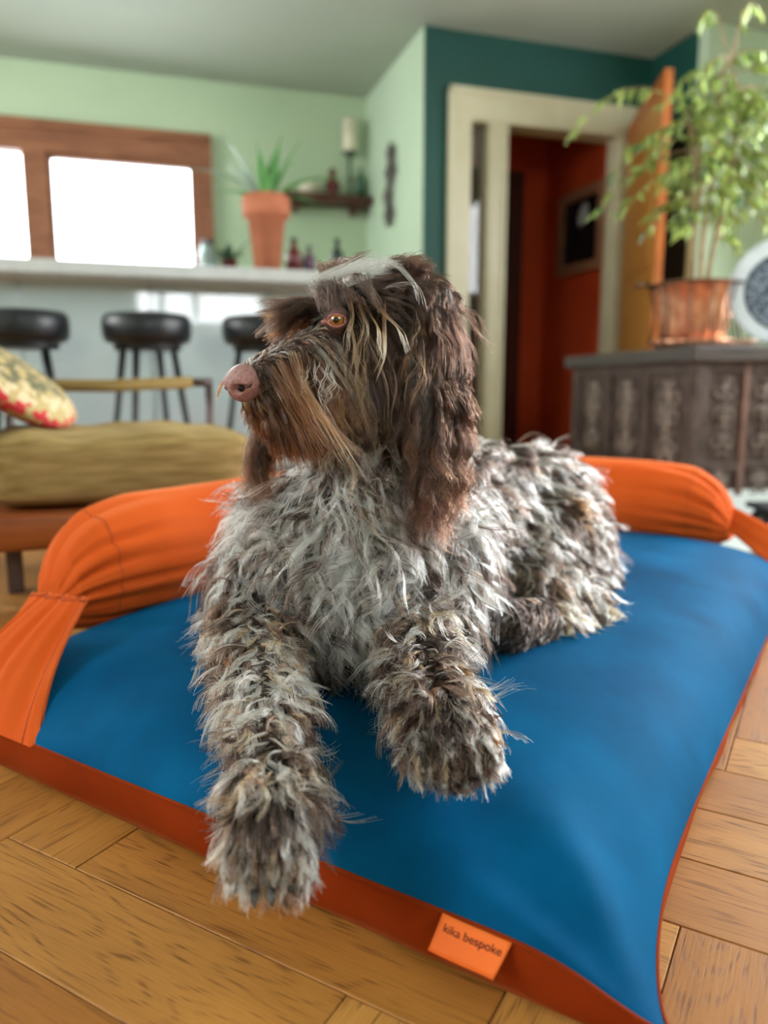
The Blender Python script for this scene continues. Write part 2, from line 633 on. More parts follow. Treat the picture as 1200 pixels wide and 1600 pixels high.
struct('wall_right', rboxes([((3.4, -2.1, 0), (3.5, 0.0, HC)), ((3.4, 2.95, 0), (3.5, 3.74, HC)),
                             ((3.4, 0.0, 0), (3.5, 2.95, 0.75)), ((3.4, 0.0, 2.2), (3.5, 2.95, HC))]), 'green2')
struct('wall_behind', rboxes([((-2.6, -2.1, 0), (0.05, -2.0, HC)), ((1.5, -2.1, 0), (3.5, -2.0, HC)),
                              ((0.05, -2.1, 0), (1.5, -2.0, 1.25)), ((0.05, -2.1, 2.1), (1.5, -2.0, HC)),
                              ((0.28, -2.08, 1.3), (0.36, -2.02, 2.1)), ((0.68, -2.08, 1.3), (0.76, -2.02, 2.1))]), 'green2')
# hallway
struct('wall_hall_right', rbox((2.81, 4.33, 0), (2.9, 5.2, HC)), 'red')
struct('wall_hall_end', rbox((1.6, 5.12, 0), (2.9, 5.2, HC)), 'red')
struct('wall_hall_left', rbox((1.66, 4.33, 0), (1.72, 5.2, HC)), 'red')
hd = struct('door_1', rbox((2.02, 5.08, 0), (2.62, 5.115, 1.95)), 'hall_dark')
for z0 in (0.25, 1.1):
    new_obj('door_panel', rbox((2.10, 5.07, z0), (2.54, 5.082, z0 + 0.7), 0.004), 'hall_dark', hd)
# black panel stands in for the shade inside an opening in the return wall
struct('doorway_shade', rbox((3.01, 3.82, 0), (3.05, 4.18, 1.98)), M('black_doorway_shade', (10, 8, 8), 0.8))
# door frame with sidelight
fr = struct('trim_1', rboxes([((1.70, 4.19, 0), (1.83, 4.34, 2.09)), ((1.94, 4.20, 0), (2.06, 4.34, 1.95)),
                              ((2.79, 4.20, 0), (2.88, 4.34, 2.09)), ((1.83, 4.19, 1.94), (2.79, 4.34, 2.09))]), 'cream')
new_obj('frame_bead', rboxes([((1.695, 4.18, 0), (1.725, 4.19, 2.10)), ((1.695, 4.18, 2.075), (2.885, 4.19, 2.105)),
                              ((1.95, 4.185, 0), (1.965, 4.2, 1.94)), ((2.035, 4.185, 0), (2.05, 4.2, 1.94))]), 'cream', fr)
new_obj('side_pane', rbox((1.83, 4.26, 0.05), (1.94, 4.265, 1.94)), 'glass', fr)
# kitchen window
w = struct('window_1', rboxes([((WA0, 5.32, 1.885), (WA1, 5.42, WZ1)), ((WA0, 5.32, WZ0), (WA1, 5.42, 1.24)),
                               ((0.41, 5.32, 1.24), (WA1, 5.42, 1.885)), ((-0.60, 5.32, 1.24), (-0.46, 5.42, 1.885)),
                               ((WA0, 5.32, 1.24), (-1.62, 5.42, 1.885))]), 'brownwood')
new_obj('sash', rboxes([((-0.46, 5.35, 1.24), (-0.435, 5.40, 1.885)), ((0.385, 5.35, 1.24), (0.41, 5.40, 1.885)),
                        ((-0.46, 5.35, 1.86), (0.41, 5.40, 1.885)), ((-0.46, 5.35, 1.24), (0.41, 5.40, 1.265))]), 'brownwood', w)
new_obj('pane', rbox((-0.45, 5.372, 1.25), (0.40, 5.378, 1.875)), 'glass', w)
new_obj('pane', rbox((-1.63, 5.372, 1.24), (-0.60, 5.378, 1.885)), 'glass', w)
new_obj('architrave', rboxes([((WA0 - 0.02, 5.30, WZ1 - 0.03), (WA1 + 0.03, 5.36, WZ1 + 0.02)),
                              ((WA1 - 0.02, 5.30, WZ0), (WA1 + 0.03, 5.36, WZ1))]), 'brownwood', w)

def side_window(name, a0, a1, b0, b1, z0, z1, cols):
    """a framed window in a side wall, with mullions and panes"""
    t = 0.05
    lst = [((a0, b0, z0), (a1, b1, z0 + t)), ((a0, b0, z1 - t), (a1, b1, z1)), ((a0, b0, z0), (a1, b0 + t, z1)), ((a0, b1 - t, z0), (a1, b1, z1))]
    for k in range(1, cols):
        m = b0 + (b1 - b0) * k / cols
        lst.append(((a0, m - t / 2, z0), (a1, m + t / 2, z1)))
    o = struct(name, rboxes(lst), 'brownwood')
    am = (a0 + a1) / 2
    for k in range(cols):
        p0, p1 = b0 + (b1 - b0) * k / cols + t / 2, b0 + (b1 - b0) * (k + 1) / cols - t / 2
        new_obj('pane', rbox((am - 0.003, p0, z0 + t), (am + 0.003, p1, z1 - t)), 'glass', o)


side_window('window_2', 3.41, 3.48, 0.0, 2.95, 0.75, 2.2, 3)
side_window('window_3', -2.58, -2.51, -0.4, 1.2, 0.9, 2.15, 2)
side_window('window_4', -2.58, -2.51, 2.6, 4.2, 0.95, 2.15, 2)
# ---------------------------------------------------------------- kitchen bar, stools and what stands on them
bar = thing('kitchen_bar', 'long pale grey worktop bar on a pale blue panelled base behind stools', 'kitchen bar', R(0, 3.8, 0), TH)
ib = Matrix.Rotation(-TH, 4, 'Z')


def loc_bm(lo, hi, org, bevel=0.0):
    """box given in room coordinates, expressed in the frame of a thing placed at room point org with rotation TH"""
    bm = bmesh.new()
    box(bm, [lo[i] - org[i] for i in range(3)], [hi[i] - org[i] for i in range(3)], bevel)
    return bm


O = (0, 3.8, 0)
new_obj('worktop', loc_bm((-2.2, 3.62, 0.962), (1.25, 4.30, 1.02), O, 0.006), 'worktop', bar)
for k in range(6):
    a = -2.2 + k * 0.57
    new_obj('front_panel', loc_bm((a, 3.93, 0.08), (a + 0.562, 3.96, 0.965), O, 0.003), 'barfront', bar)
new_obj('carcass', loc_bm((-2.2, 3.96, 0.0), (1.2, 4.25, 0.965), O), 'barfront', bar)
new_obj('plinth', loc_bm((-2.2, 3.94, 0.0), (1.2, 3.96, 0.08), O), M('plinth_grey', (120, 124, 126), 0.6), bar)


def make_stool():
    t = thing('bar_stool', '', 'stool')
    bm = bmesh.new()
    prof = [(0.0, 0.655), (0.140, 0.655), (0.158, 0.662), (0.167, 0.685), (0.169, 0.72), (0.166, 0.748), (0.152, 0.765), (0.10, 0.772), (0, 0.774)]
    lathe(bm, prof, 40)
    new_obj('seat', bm, 'black', t, True)
    bm = bmesh.new()
    lathe(bm, [(0.0, 0.63), (0.125, 0.63), (0.128, 0.655), (0.0, 0.655)], 32)
    new_obj('seat_base', bm, 'blackmetal', t)
    for k in range(4):
        a = PI / 4 + k * PI / 2
        d = Vector((math.cos(a), math.sin(a), 0))
        new_obj('leg', tube_bm([d * 0.10 + Vector((0, 0, 0.655)), d * 0.20 + Vector((0, 0, 0.0))], [0.013, 0.011], 10), 'blackmetal', t, True)
    bm = bmesh.new()
    pts = [Vector((0.168 * math.cos(a), 0.168 * math.sin(a), 0.24)) for a in [2 * PI * k / 24 for k in range(25)]]
    tube(bm, pts, 0.007, 8, False)
    new_obj('foot_ring', bm, 'blackmetal', t, True)
    return t


def copy_tree(o, parent=None):
    c = o.copy()
    C.objects.link(c)
    if parent:
        c.parent = parent
    for ch in list(o.children):
        copy_tree(ch, c)
    return c


st = make_stool()
for i, (a, lab) in enumerate(((-0.40, 'black round padded bar stool nearest the left edge of the picture'),
                              (0.045, 'black round padded bar stool in full view, middle of three'),
                              (0.50, 'black round padded bar stool partly hidden behind the dog\'s muzzle'))):
    s = st if i == 0 else copy_tree(st)
    s.location = R(a, 3.2, 0)
    s.rotation_euler = (0, 0, TH + 0.15 + 0.2 * i)
    s['label'] = lab
    s['group'] = 'black bar stools at the kitchen bar'


def strap_leaf(base, d, L, w, droop, n=9):
    """one long pointed leaf, folded along its midrib, with thickness from the fold"""
    d = Vector(d).normalized()
    side = d.cross(Vector((0, 0, 1)))
    side = side.normalized() if side.length > 0.01 else Vector((1, 0, 0))
    bm = bmesh.new()
    p = Vector(base)
    rows = []
    for i in range(n):
        t = i / (n - 1)
        ww = w * (math.sin(PI * min(1, t * 0.9 + 0.16)) ** 0.7) * (1 - t ** 3) + 0.0008
        up = side.cross(d).normalized()
        rows.append([bm.verts.new(p - side * ww + up * ww * 0.35), bm.verts.new(p), bm.verts.new(p + side * ww + up * ww * 0.35),
                     bm.verts.new(p - up * 0.0025)])
        d = (d + Vector((0, 0, -droop / n))).normalized()
        p = p + d * L / (n - 1)
    for i in range(n - 1):
        for k in range(4):
            a, b = rows[i], rows[i + 1]
            q = (k + 1) % 4
            bm.faces.new((a[k], a[q], b[q], b[k]))
    return bm


# tall terracotta pot with a strap-leaved plant
pt = thing('potted_plant', 'strap-leaved plant in a tall terracotta pot standing on the worktop', 'plant', R(0.625, 3.85, 1.02))
bm = bmesh.new()
lathe(bm, [(0.055, 0), (0.06, 0.0), (0.088, 0.26), (0.106, 0.262), (0.112, 0.27), (0.114, 0.355), (0.108, 0.362), (0.098, 0.36), (0.095, 0.33), (0, 0.33)], 36)
new_obj('pot', bm, 'terracotta', pt, True)
bm = bmesh.new()
lathe(bm, [(0.093, 0.331), (0.06, 0.338), (0, 0.342)], 20)
new_obj('soil', bm, 'soil', pt)
for a, tilt, L, w, dr, mt in [(0.3, 1.2, 0.33, 0.020, 0.5, 'aloe'), (1.0, 1.1, 0.3, 0.018, 0.7, 'aloe'), (2.6, 1.0, 0.36, 0.016, 0.9, 'variegated'),
                              (3.1, 1.15, 0.38, 0.016, 0.4, 'variegated'), (3.5, 0.8, 0.38, 0.012, 1.1, 'variegated'), (0.0, 0.75, 0.36, 0.014, 1.0, 'aloe'),
                              (5.6, 1.3, 0.3, 0.022, 0.4, 'aloe'), (4.6, 1.2, 0.26, 0.018, 0.5, 'aloe'), (0.7, 0.5, 0.3, 0.012, 0.8, 'aloe'),
                              (2.0, 1.3, 0.28, 0.016, 0.4, 'aloe'), (3.9, 0.35, 0.26, 0.011, 0.7, 'aloe'), (6.0, 0.3, 0.24, 0.012, 0.6, 'darkleaf')]:
    base = (0.02 * math.cos(a), 0.02 * math.sin(a), 0.335)
    new_obj('leaf', strap_leaf(base, (math.cos(a) * math.cos(tilt), math.sin(a) * math.cos(tilt), math.sin(tilt)), L, w * 1.7, dr), mt, pt, True)

tr = tag(new_obj('serving_tray', rbox((0.45, 3.95, 1.02), (1.15, 4.2, 1.05), 0.008), 'shelfwood'), 'low brown wooden tray lying along the worktop behind the pot', 'tray')
# small pot plant, glass jar left of the big pot
sp = thing('small_plant', 'small leafy plant in a dark pot left of the tall terracotta pot', 'plant', R(0.47, 4.08, 1.05))
bm = bmesh.new()
lathe(bm, [(0.03, 0), (0.042, 0.06), (0.045, 0.065), (0.038, 0.065), (0, 0.055)], 20)
new_obj('pot', bm, 'redglass', sp, True)
for k in range(11):
    a = k * 2.4
    tl = 0.6 + 0.6 * random.random()
    new_obj('leaf', strap_leaf((0, 0, 0.055), (math.cos(a) * math.cos(tl), math.sin(a) * math.cos(tl), math.sin(tl)), 0.1 + 0.06 * random.random(), 0.017, 0.5, 6),
            'limeleaf' if k % 3 == 0 else 'darkleaf', sp, True)
j = thing('glass_jar', 'pale clear glass jar beside the window at the end of the worktop', 'jar', R(0.36, 4.0, 1.02))
bm = bmesh.new()
lathe(bm, [(0.0, 0), (0.04, 0.0), (0.045, 0.02), (0.045, 0.12), (0.032, 0.14), (0.032, 0.16), (0.028, 0.16), (0.028, 0.14), (0.04, 0.118), (0.04, 0.012), (0, 0.01)], 24)
new_obj('body', bm, M('jar_glass', (210, 228, 224), 0.08, trans=0.8), j, True)
bm = bmesh.new()
lathe(bm, [(0, 0.158), (0.034, 0.158), (0.034, 0.175), (0, 0.178)], 24)
new_obj('lid', bm, 'pewter', j, True)


def bottle(a, b, z, h, r, mt, label, name='bottle', cat='bottle'):
    t = thing(name, label, cat, R(a, b, z))
    bm = bmesh.new()
    lathe(bm, [(0, 0), (r, 0), (r, h * 0.55), (r * 0.9, h * 0.64), (r * 0.35, h * 0.76), (r * 0.32, h * 0.94), (0, h * 0.94)], 20)
    new_obj('body', bm, mt, t, True)
    bm = bmesh.new()
    lathe(bm, [(0, h * 0.93), (r * 0.4, h * 0.93), (r * 0.4, h), (0, h)], 14)
    new_obj('cap', bm, 'blackmetal', t, True)
    return t


bottle(0.80, 4.08, 1.05, 0.19, 0.042, 'redglass', 'squat dark red bottle close right of the terracotta pot')
bottle(0.88, 4.08, 1.05, 0.155, 0.034, M('purple_glaze', (92, 62, 84), 0.4), 'short purple-brown bottle between the red and the dark green bottles')
bottle(1.03, 4.08, 1.05, 0.20, 0.036, M('blackgreen_glass', (22, 44, 34), 0.3), 'dark green bottle farthest right on the worktop tray')

# wall shelf with candle lamp and ornaments
sh = thing('wall_shelf', 'dark brown wooden shelf on the green wall beside the corner', 'shelf', R(1.27, 5.25, 1.68), TH)
new_obj('board', loc_bm((0.95, 5.16, 1.68), (1.55, 5.36, 1.73), (1.27, 5.25, 1.68), 0.003), 'shelfwood', sh)
for a in (1.05, 1.45):
    new_obj('bracket', loc_bm((a - 0.012, 5.2, 1.63), (a + 0.012, 5.36, 1.68), (1.27, 5.25, 1.68), 0.002), 'shelfwood', sh)
cl = thing('candle_lamp', 'ivory candle on a tall dark holder at the right of the wall shelf', 'candle', R(1.42, 5.26, 1.73))
bm = bmesh.new()
lathe(bm, [(0, 0), (0.05, 0), (0.05, 0.012), (0.012, 0.03), (0.012, 0.1), (0.022, 0.12), (0.01, 0.14), (0.012, 0.26), (0.05, 0.28), (0.052, 0.292), (0, 0.292)], 24)
new_obj('holder', bm, M('dark_green_iron', (64, 88, 70), 0.5), cl, True)
bm = bmesh.new()
lathe(bm, [(0, 0.292), (0.048, 0.292), (0.049, 0.30), (0.048, 0.49), (0.04, 0.50), (0.03, 0.493), (0, 0.492)], 28)
new_obj('candle', bm, 'candle', cl, True)
new_obj('wick', tube_bm([(0, 0, 0.49), (0.002, 0, 0.512)], 0.0015, 6), 'blackmetal', cl)
fg = thing('figurine', 'small dark red carved figure on the wall shelf beside the candle', 'figurine', R(1.30, 5.26, 1.73))
bm = bmesh.new()
lathe(bm, [(0, 0), (0.035, 0), (0.03, 0.02), (0.04, 0.06), (0.028, 0.10), (0.015, 0.12), (0.026, 0.15), (0.02, 0.175), (0, 0.185)], 18)
new_obj('body', bm, 'redglass', fg, True)
new_obj('arms', tube_bm([(-0.045, 0, 0.05), (-0.03, -0.02, 0.10), (0, -0.015, 0.11), (0.03, -0.02, 0.10), (0.045, 0, 0.05)], 0.009, 8), 'redglass', fg, True)
bw = tag(new_obj('bowl', lathe(bmesh.new(), [(0, 0), (0.03, 0), (0.035, 0.01), (0.075, 0.06), (0.08, 0.075), (0.074, 0.074), (0.03, 0.02), (0, 0.016)], 28), 'candle', None, True),
         'pale shallow bowl on the wall shelf left of the figurine', 'bowl')
bw.location = R(1.14, 5.26, 1.73)
gb = bottle(1.50, 5.27, 1.73, 0.2, 0.03, 'greenglass', 'green glass bottle at the far right end of the wall shelf')

# wall ornament on the side wall: three pewter flowers on a stem
wo = thing('wall_ornament', 'pewter flower spray hanging on the pale green side wall', 'ornament', R(1.56, 4.78, 1.5), TH)
new_obj('stem', tube_bm([(-0.02, 0, 0), (-0.03, 0.03, 0.15), (-0.02, -0.01, 0.3), (-0.03, -0.03, 0.42)], 0.006, 8), 'pewter', wo, True)
for z, y, r in ((0.04, 0.0, 0.055), (0.15, 0.02, 0.05), (0.28, -0.03, 0.06), (0.39, -0.04, 0.045)):
    bm = bmesh.new()
    r *= 1.45
    for k in range(6):
        a = k * PI / 3
        c = Vector((-0.03, y + r * 0.55 * math.cos(a), z + r * 0.55 * math.sin(a)))
        bmesh.ops.create_icosphere(bm, subdivisions=2, radius=1, matrix=Matrix.Translation(c) @ Matrix.Rotation(-a, 4, 'X') @ Matrix.Diagonal((0.008, r * 0.55, r * 0.28, 1)))
    bmesh.ops.create_icosphere(bm, subdivisions=2, radius=r * 0.25, matrix=Matrix.Translation((-0.038, y, z)))
    new_obj('flower', bm, 'pewter', wo, True)

# hallway picture
pc = thing('framed_picture', 'dark picture in a pale wooden frame on the orange-red hallway wall', 'picture', R(2.80, 4.6, 1.22), TH)
new_obj('frame', None or (lambda: (lambda bm: (box(bm, (-0.03, -0.27, 0), (0, 0.27, 0.06)), box(bm, (-0.03, -0.27, 0.46), (0, 0.27, 0.52)),
        box(bm, (-0.03, -0.27, 0.06), (0, -0.21, 0.46)), box(bm, (-0.03, 0.21, 0.06), (0, 0.27, 0.46)), bm)[-1])(bmesh.new()))(), 'picwood', pc)
new_obj('print', bxm((-0.012, -0.21, 0.06), (0, 0.21, 0.46)), 'picture', pc)
bm = bmesh.new()  # white reflection on the picture, painted as a flat blob
bmesh.ops.create_icosphere(bm, subdivisions=2, radius=1, matrix=Matrix.Translation((-0.013, -0.02, 0.36)) @ Matrix.Rotation(0.5, 4, 'X') @ Matrix.Diagonal((0.0015, 0.05, 0.08, 1)))
new_obj('painted_reflection', bm, 'picreflection', pc, True)

# open honey oak door
hx, hy = R(2.84, 4.17, 0), R(2.50, 3.39, 0)
dv = hy - hx
dr = thing('open_door', 'honey-coloured wooden door standing open behind the fig plant', 'door', hx, math.atan2(dv.y, dv.x))
W = dv.length
new_obj('door_leaf', bxm((0, -0.02, 0.01), (W, 0.02, 1.99), 0.003), 'doorwood', dr)
new_obj('edge_lipping', bxm((W, -0.02, 0.01), (W + 0.008, 0.02, 1.99)), 'dooredge', dr)
new_obj('top_lipping', bxm((0, -0.021, 1.90), (W, 0.021, 1.992)), 'dooredge', dr)
for z in (0.25, 1.1):
    new_obj('door_panel', bxm((0.1, -0.03, z), (W - 0.1, -0.018, z + 0.65), 0.005), 'doorwood', dr)
new_obj('handle', tube_bm([(W - 0.06, -0.02, 1.0), (W - 0.06, -0.07, 1.0), (W - 0.17, -0.07, 1.0)], 0.009, 8), 'pewter', dr, True)

# ---------------------------------------------------------------- daybed with olive cushions
SX, SY, SR = -0.80, 1.56, math.radians(22)
sofa = thing('daybed', 'low wooden daybed with olive velvet seat and back at the left', 'daybed', (SX, SY, 0), SR)
bm = pillow_bm(0.60, 0.60, 0.155, 26, 6.0, 0.6)
for v in bm.verts:                         # hand-pressed waves in the front edge
    v.co.z += 0.004 * math.sin(v.co.x * 21) * (1 if v.co.z > 0 else 0) + 0.003 * math.sin(v.co.x * 47 + v.co.y * 10) * (1 if v.co.z > 0 else 0)
    v.co += Vector((0.27, 0.305, 0.316))
new_obj('seat_cushion', bm, 'olive', sofa, True)
new_obj('front_rail', bxm((-0.12, -0.01, 0.155), (0.58, 0.03, 0.232), 0.012), 'teak', sofa, True)
new_obj('back_rail', bxm((-0.12, 0.59, 0.155), (0.58, 0.63, 0.232), 0.012), 'teak', sofa, True)
new_obj('side_rail', bxm((0.54, 0.03, 0.155), (0.58, 0.59, 0.232), 0.008), 'teak', sofa, True)
new_obj('side_rail', bxm((-0.12, 0.03, 0.155), (-0.08, 0.59, 0.232), 0.008), 'teak', sofa, True)
new_obj('seat_board', bxm((-0.10, 0.02, 0.212), (0.56, 0.60, 0.234)), 'teak', sofa)
for x, y in ((0.01, 0.28), (0.53, 0.02), (0.53, 0.60), (-0.09, 0.60)):
    new_obj('leg', bxm((x - 0.018, y - 0.018, 0), (x + 0.018, y + 0.018, 0.165), 0.003), 'legwood', sofa)
new_obj('arm_rail', tube_bm([(0.03, 0.635, 0.498), (0.26, 0.635, 0.496), (0.50, 0.635, 0.506)], 0.018, 14), 'olive', sofa, True)
new_obj('arm_end', tube_bm([(0.50, 0.635, 0.506), (0.56, 0.635, 0.506)], 0.013, 12), 'legwood', sofa, True)
for x in (0.0, 0.55):
    new_obj('arm_post', tube_bm([(x, 0.635, 0.22), (x, 0.635, 0.51)], [0.014, 0.012], 10), 'legwood', sofa, True)
bm = pillow_bm(0.10, 0.56, 0.40, 18, 4.5, 0.5)
bmesh.ops.transform(bm, matrix=Matrix.Translation((-0.19, 0.32, 0.56)) @ Matrix.Rotation(-0.42, 4, 'Y'), verts=bm.verts)
new_obj('back_cushion', bm, 'olive', sofa, True)
# patterned cushion
bm = pillow_bm(0.34, 0.34, 0.10, 20, 2.6, 1.0)
for v in bm.verts:
    r = max(abs(v.co.x), abs(v.co.y)) / 0.17
    v.co.z *= 1 - 0.55 * max(0, r - 0.3)
kc = tag(new_obj('throw_cushion', bm, 'kilim', None, True), 'red and cream kilim-patterned cushion leaning on the olive seat', 'cushion')
kc.matrix_world = Matrix.Translation((-0.895, 1.86, 0.505)) @ Matrix.Rotation(0.25, 4, 'Z') @ Matrix.Rotation(0.62, 4, 'Y') @ Matrix.Rotation(0.1, 4, 'X')

# ---------------------------------------------------------------- carved chest with plant and plate
c0, c1 = Vector((1.10, 2.75, 0)), Vector((0.925, 3.84, 0))
cv = c1 - c0
CRZ = math.atan2(cv.y, cv.x)
CL = cv.length
# local frame: x along the long side (away), y to the left of it => -y is to the right (the front face direction)
ch = thing('carved_chest', 'dark carved wooden sideboard under the weeping fig plant', 'sideboard', c0, CRZ)
CD, CH = 0.42, 0.634
new_obj('top', bxm((-0.03, -CD - 0.03, CH - 0.055), (CL + 0.04, 0.03, CH), 0.008), 'carvedtop', ch)
new_obj('carcass', bxm((0.02, -CD + 0.02, 0.14), (CL - 0.02, -0.02, CH - 0.055)), 'carved', ch)
for x in (0.0, CL - 0.05):
    for y in (-0.05, -CD):
        new_obj('corner_post', bxm((x, y, 0.0085), (x + 0.05, y + 0.05, CH - 0.055), 0.006), 'carved', ch)


def scrollwork(w, h, seed):
    """carved relief in the x-z plane, proud towards +y, centred at the origin"""
    rd = random.Random(seed)
    bm = bmesh.new()
    for sgn in (-1, 1):
        for zc, s in ((-0.28, 1), (0.02, -1), (0.3, 1)):
            pts = []
            for k in range(16):
                t = k / 15
                a = t * 5.2
                rr = w * 0.2 * (1 - 0.75 * t)
                pts.append((sgn * (w * 0.21 + rr * math.cos(a + 2.4) * 0.9), 0.004, zc * h + s * rr * math.sin(a + 2.4) * 1.25))
            tube(bm, pts, [w * 0.032 * (1 - 0.4 * k / 15) for k in range(16)], 6)
    tube(bm, [(0, 0.004, -0.45 * h), (0, 0.006, 0), (0, 0.004, 0.45 * h)], w * 0.03, 6)
    for k in range(18):
        z = (k % 9 - 4) / 4 * 0.42 * h
        sg = -1 if k < 9 else 1
        bmesh.ops.create_icosphere(bm, subdivisions=1, radius=1, matrix=Matrix.Translation((sg * w * (0.1 + 0.05 * rd.random()), 0.004, z)) @
                                   Matrix.Rotation(sg * 0.9, 4, 'Y') @ Matrix.Diagonal((w * 0.09, 0.008, w * 0.035, 1)))
    for k in range(7):
        a = k * PI / 3
        bmesh.ops.create_icosphere(bm, subdivisions=1, radius=1, matrix=Matrix.Translation((0 if k == 6 else w * 0.11 * math.cos(a), 0.008, 0.02 * h + (0 if k == 6 else w * 0.11 * math.sin(a)))) @
                                   Matrix.Diagonal((w * 0.06, 0.010, w * 0.06, 1)))
    return bm


NP = 3
pw = (CL - 0.1) / NP
for k in range(NP):
    x0 = 0.05 + k * pw
    new_obj('stile', bxm((x0 + pw - 0.035, -0.022, 0.14), (x0 + pw, -0.004, CH - 0.055), 0.004), 'carved', ch)
    new_obj('rail', bxm((x0, -0.022, CH - 0.10), (x0 + pw - 0.035, -0.006, CH - 0.055), 0.003), 'carved', ch)
    new_obj('rail', bxm((x0, -0.022, 0.12), (x0 + pw - 0.035, -0.006, 0.17), 0.003), 'carved', ch)
    p = new_obj('panel', bxm((x0 + 0.01, -0.021, 0.17), (x0 + pw - 0.045, -0.017, CH - 0.10)), 'carved', ch)
    bm = scrollwork(pw * 0.75, 0.34, k)
    bmesh.ops.translate(bm, vec=(x0 + pw / 2 - 0.017, -0.015, 0.36), verts=bm.verts)
    new_obj('carving', bm, 'carvedlight', p, True)
# the end that faces the camera (x = 0 face)
NE = 2
ew = (CD - 0.1) / NE
for k in range(NE):
    y0 = -0.05 - (k + 1) * ew
    if k < NE - 1:
        new_obj('stile', bxm((0.004, y0, 0.10), (0.022, y0 + 0.022, CH - 0.055), 0.003), M('lit_pinkish_stile', (132, 100, 90), 0.45, rgb2=(108, 80, 72), nscale=12) if k == 0 else bpy.data.materials['lit_pinkish_stile'], ch)  # stile coloured lighter and pinker, painting in the light on this end
    new_obj('rail', bxm((0.006, y0 + 0.022, CH - 0.09), (0.022, y0 + ew, CH - 0.055), 0.003), 'carved', ch)
    new_obj('rail', bxm((0.006, y0 + 0.022, 0.19), (0.022, y0 + ew, 0.225), 0.003), 'carved', ch)
    p = new_obj('panel', bxm((0.017, y0 + 0.022, 0.12), (0.021, y0 + ew, CH - 0.09)), 'carved', ch)
    bm = scrollwork(ew * 0.85, 0.32, 10 + k)
    bmesh.ops.transform(bm, matrix=Matrix.Translation((0.014, y0 + ew / 2 + 0.01, 0.385)) @ Matrix.Rotation(PI / 2, 4, 'Z'), verts=bm.verts)
    new_obj('carving', bm, 'carvedlight', p, True)
    bm = scrollwork(ew * 0.7, 0.09, 20 + k)
    bmesh.ops.transform(bm, matrix=Matrix.Translation((0.014, y0 + ew / 2 + 0.01, 0.15)) @ Matrix.Rotation(PI / 2, 4, 'Z'), verts=bm.verts)
    new_obj('carving', bm, 'carvedlight', p, True)

tag(new_obj('rug', bxm((0.95, 2.25, 0.0005), (1.95, 3.9, 0.008)), 'rug'), 'pale grey rug on the floor under the carved sideboard', 'rug')

# copper pot with weeping fig
PX, PY, PZ = 1.225, 3.12, CH
fig = thing('weeping_fig', 'tall weeping fig with yellow-green leaves in a copper pot on the sideboard', 'plant', (PX, PY, PZ))
bm = bmesh.new()
lathe(bm, [(0.0, 0.028), (0.10, 0.028), (0.118, 0.06), (0.128, 0.12), (0.135, 0.19), (0.15, 0.235), (0.165, 0.25), (0.160, 0.256), (0.142, 0.24), (0.125, 0.19), (0, 0.19)], 96, flute=16, famp=0.022)
new_obj('pot', bm, 'copper', fig, True)
bm = bmesh.new()
lathe(bm, [(0, 0), (0.13, 0), (0.165, 0.022), (0.172, 0.034), (0.166, 0.036), (0.125, 0.012), (0, 0.012)], 48)
new_obj('saucer', bm, 'copper', fig, True)
bm = bmesh.new()
lathe(bm, [(0.125, 0.19), (0.06, 0.2), (0, 0.205)], 24)
new_obj('soil', bm, 'soil', fig)
bm = bmesh.new()
for k in range(12):
    a = 2 * PI * k / 12
    d = Vector((math.cos(a), math.sin(a), 0))
    tube(bm, [d * 0.172 + Vector((0, 0, 0.02)), d * 0.150 + Vector((0, 0, 0.13)), d * 0.176 + Vector((0, 0, 0.246))], 0.0035, 6)
tube(bm, [(0.176 * math.cos(2 * PI * k / 40), 0.176 * math.sin(2 * PI * k / 40), 0.246) for k in range(41)], 0.005, 6, False)
new_obj('wire_cage', bm, M('dark_bronze_wire', (70, 52, 46), 0.4, metal=0.6), fig, True)
rl = random.Random(5)
trunks = [[(-0.02, 0, 0.19), (-0.03, 0.01, 0.45), (-0.01, 0, 0.7), (-0.06, 0.02, 0.95), (-0.12, 0, 1.08)],
          [(0.03, 0.01, 0.19), (0.05, 0, 0.42), (0.10, 0.01, 0.72), (0.12, -0.02, 1.0), (0.07, 0, 1.22)],
          [(0.0, -0.02, 0.19), (0.01, 0, 0.5), (0.03, -0.02, 0.85), (0.02, -0.03, 1.1), (0.10, 0.02, 1.3)]]
for tp in trunks:
    new_obj('trunk', tube_bm(tp, [0.011, 0.010, 0.009, 0.007, 0.004], 8), 'bark', fig, True)


def leaf_mesh(nm, mt):
    bm = bmesh.new()
    L, W2 = 0.062, 0.013
    rows = []
    for i, (t, w_) in enumerate(((0, 0.05), (0.2, 0.75), (0.45, 1.0), (0.75, 0.6), (1.0, 0.04))):
        x = t * L
        z = -0.012 * t * t
        rows.append((bm.verts.new((x, -W2 * w_, z + 0.004 * w_)), bm.verts.new((x, 0, z)), bm.verts.new((x, W2 * w_, z + 0.004 * w_)), bm.verts.new((x, 0, z - 0.0012))))
    for a, b in zip(rows[:-1], rows[1:]):
        for k in range(4):
            bm.faces.new((a[k], a[(k + 1) % 4], b[(k + 1) % 4], b[k]))
    me = bpy.data.meshes.new(nm)
    bm.normal_update()
    bm.to_mesh(me)
    bm.free()
    me.materials.append(MT[mt])
    me.polygons.foreach_set('use_smooth', [True] * len(me.polygons))
    return me


LM = [leaf_mesh('leaf', 'leaf'), leaf_mesh('leaf', 'leaf2'), leaf_mesh('leaf', 'leaf3')]
twigs = bmesh.new()
leafpos = []
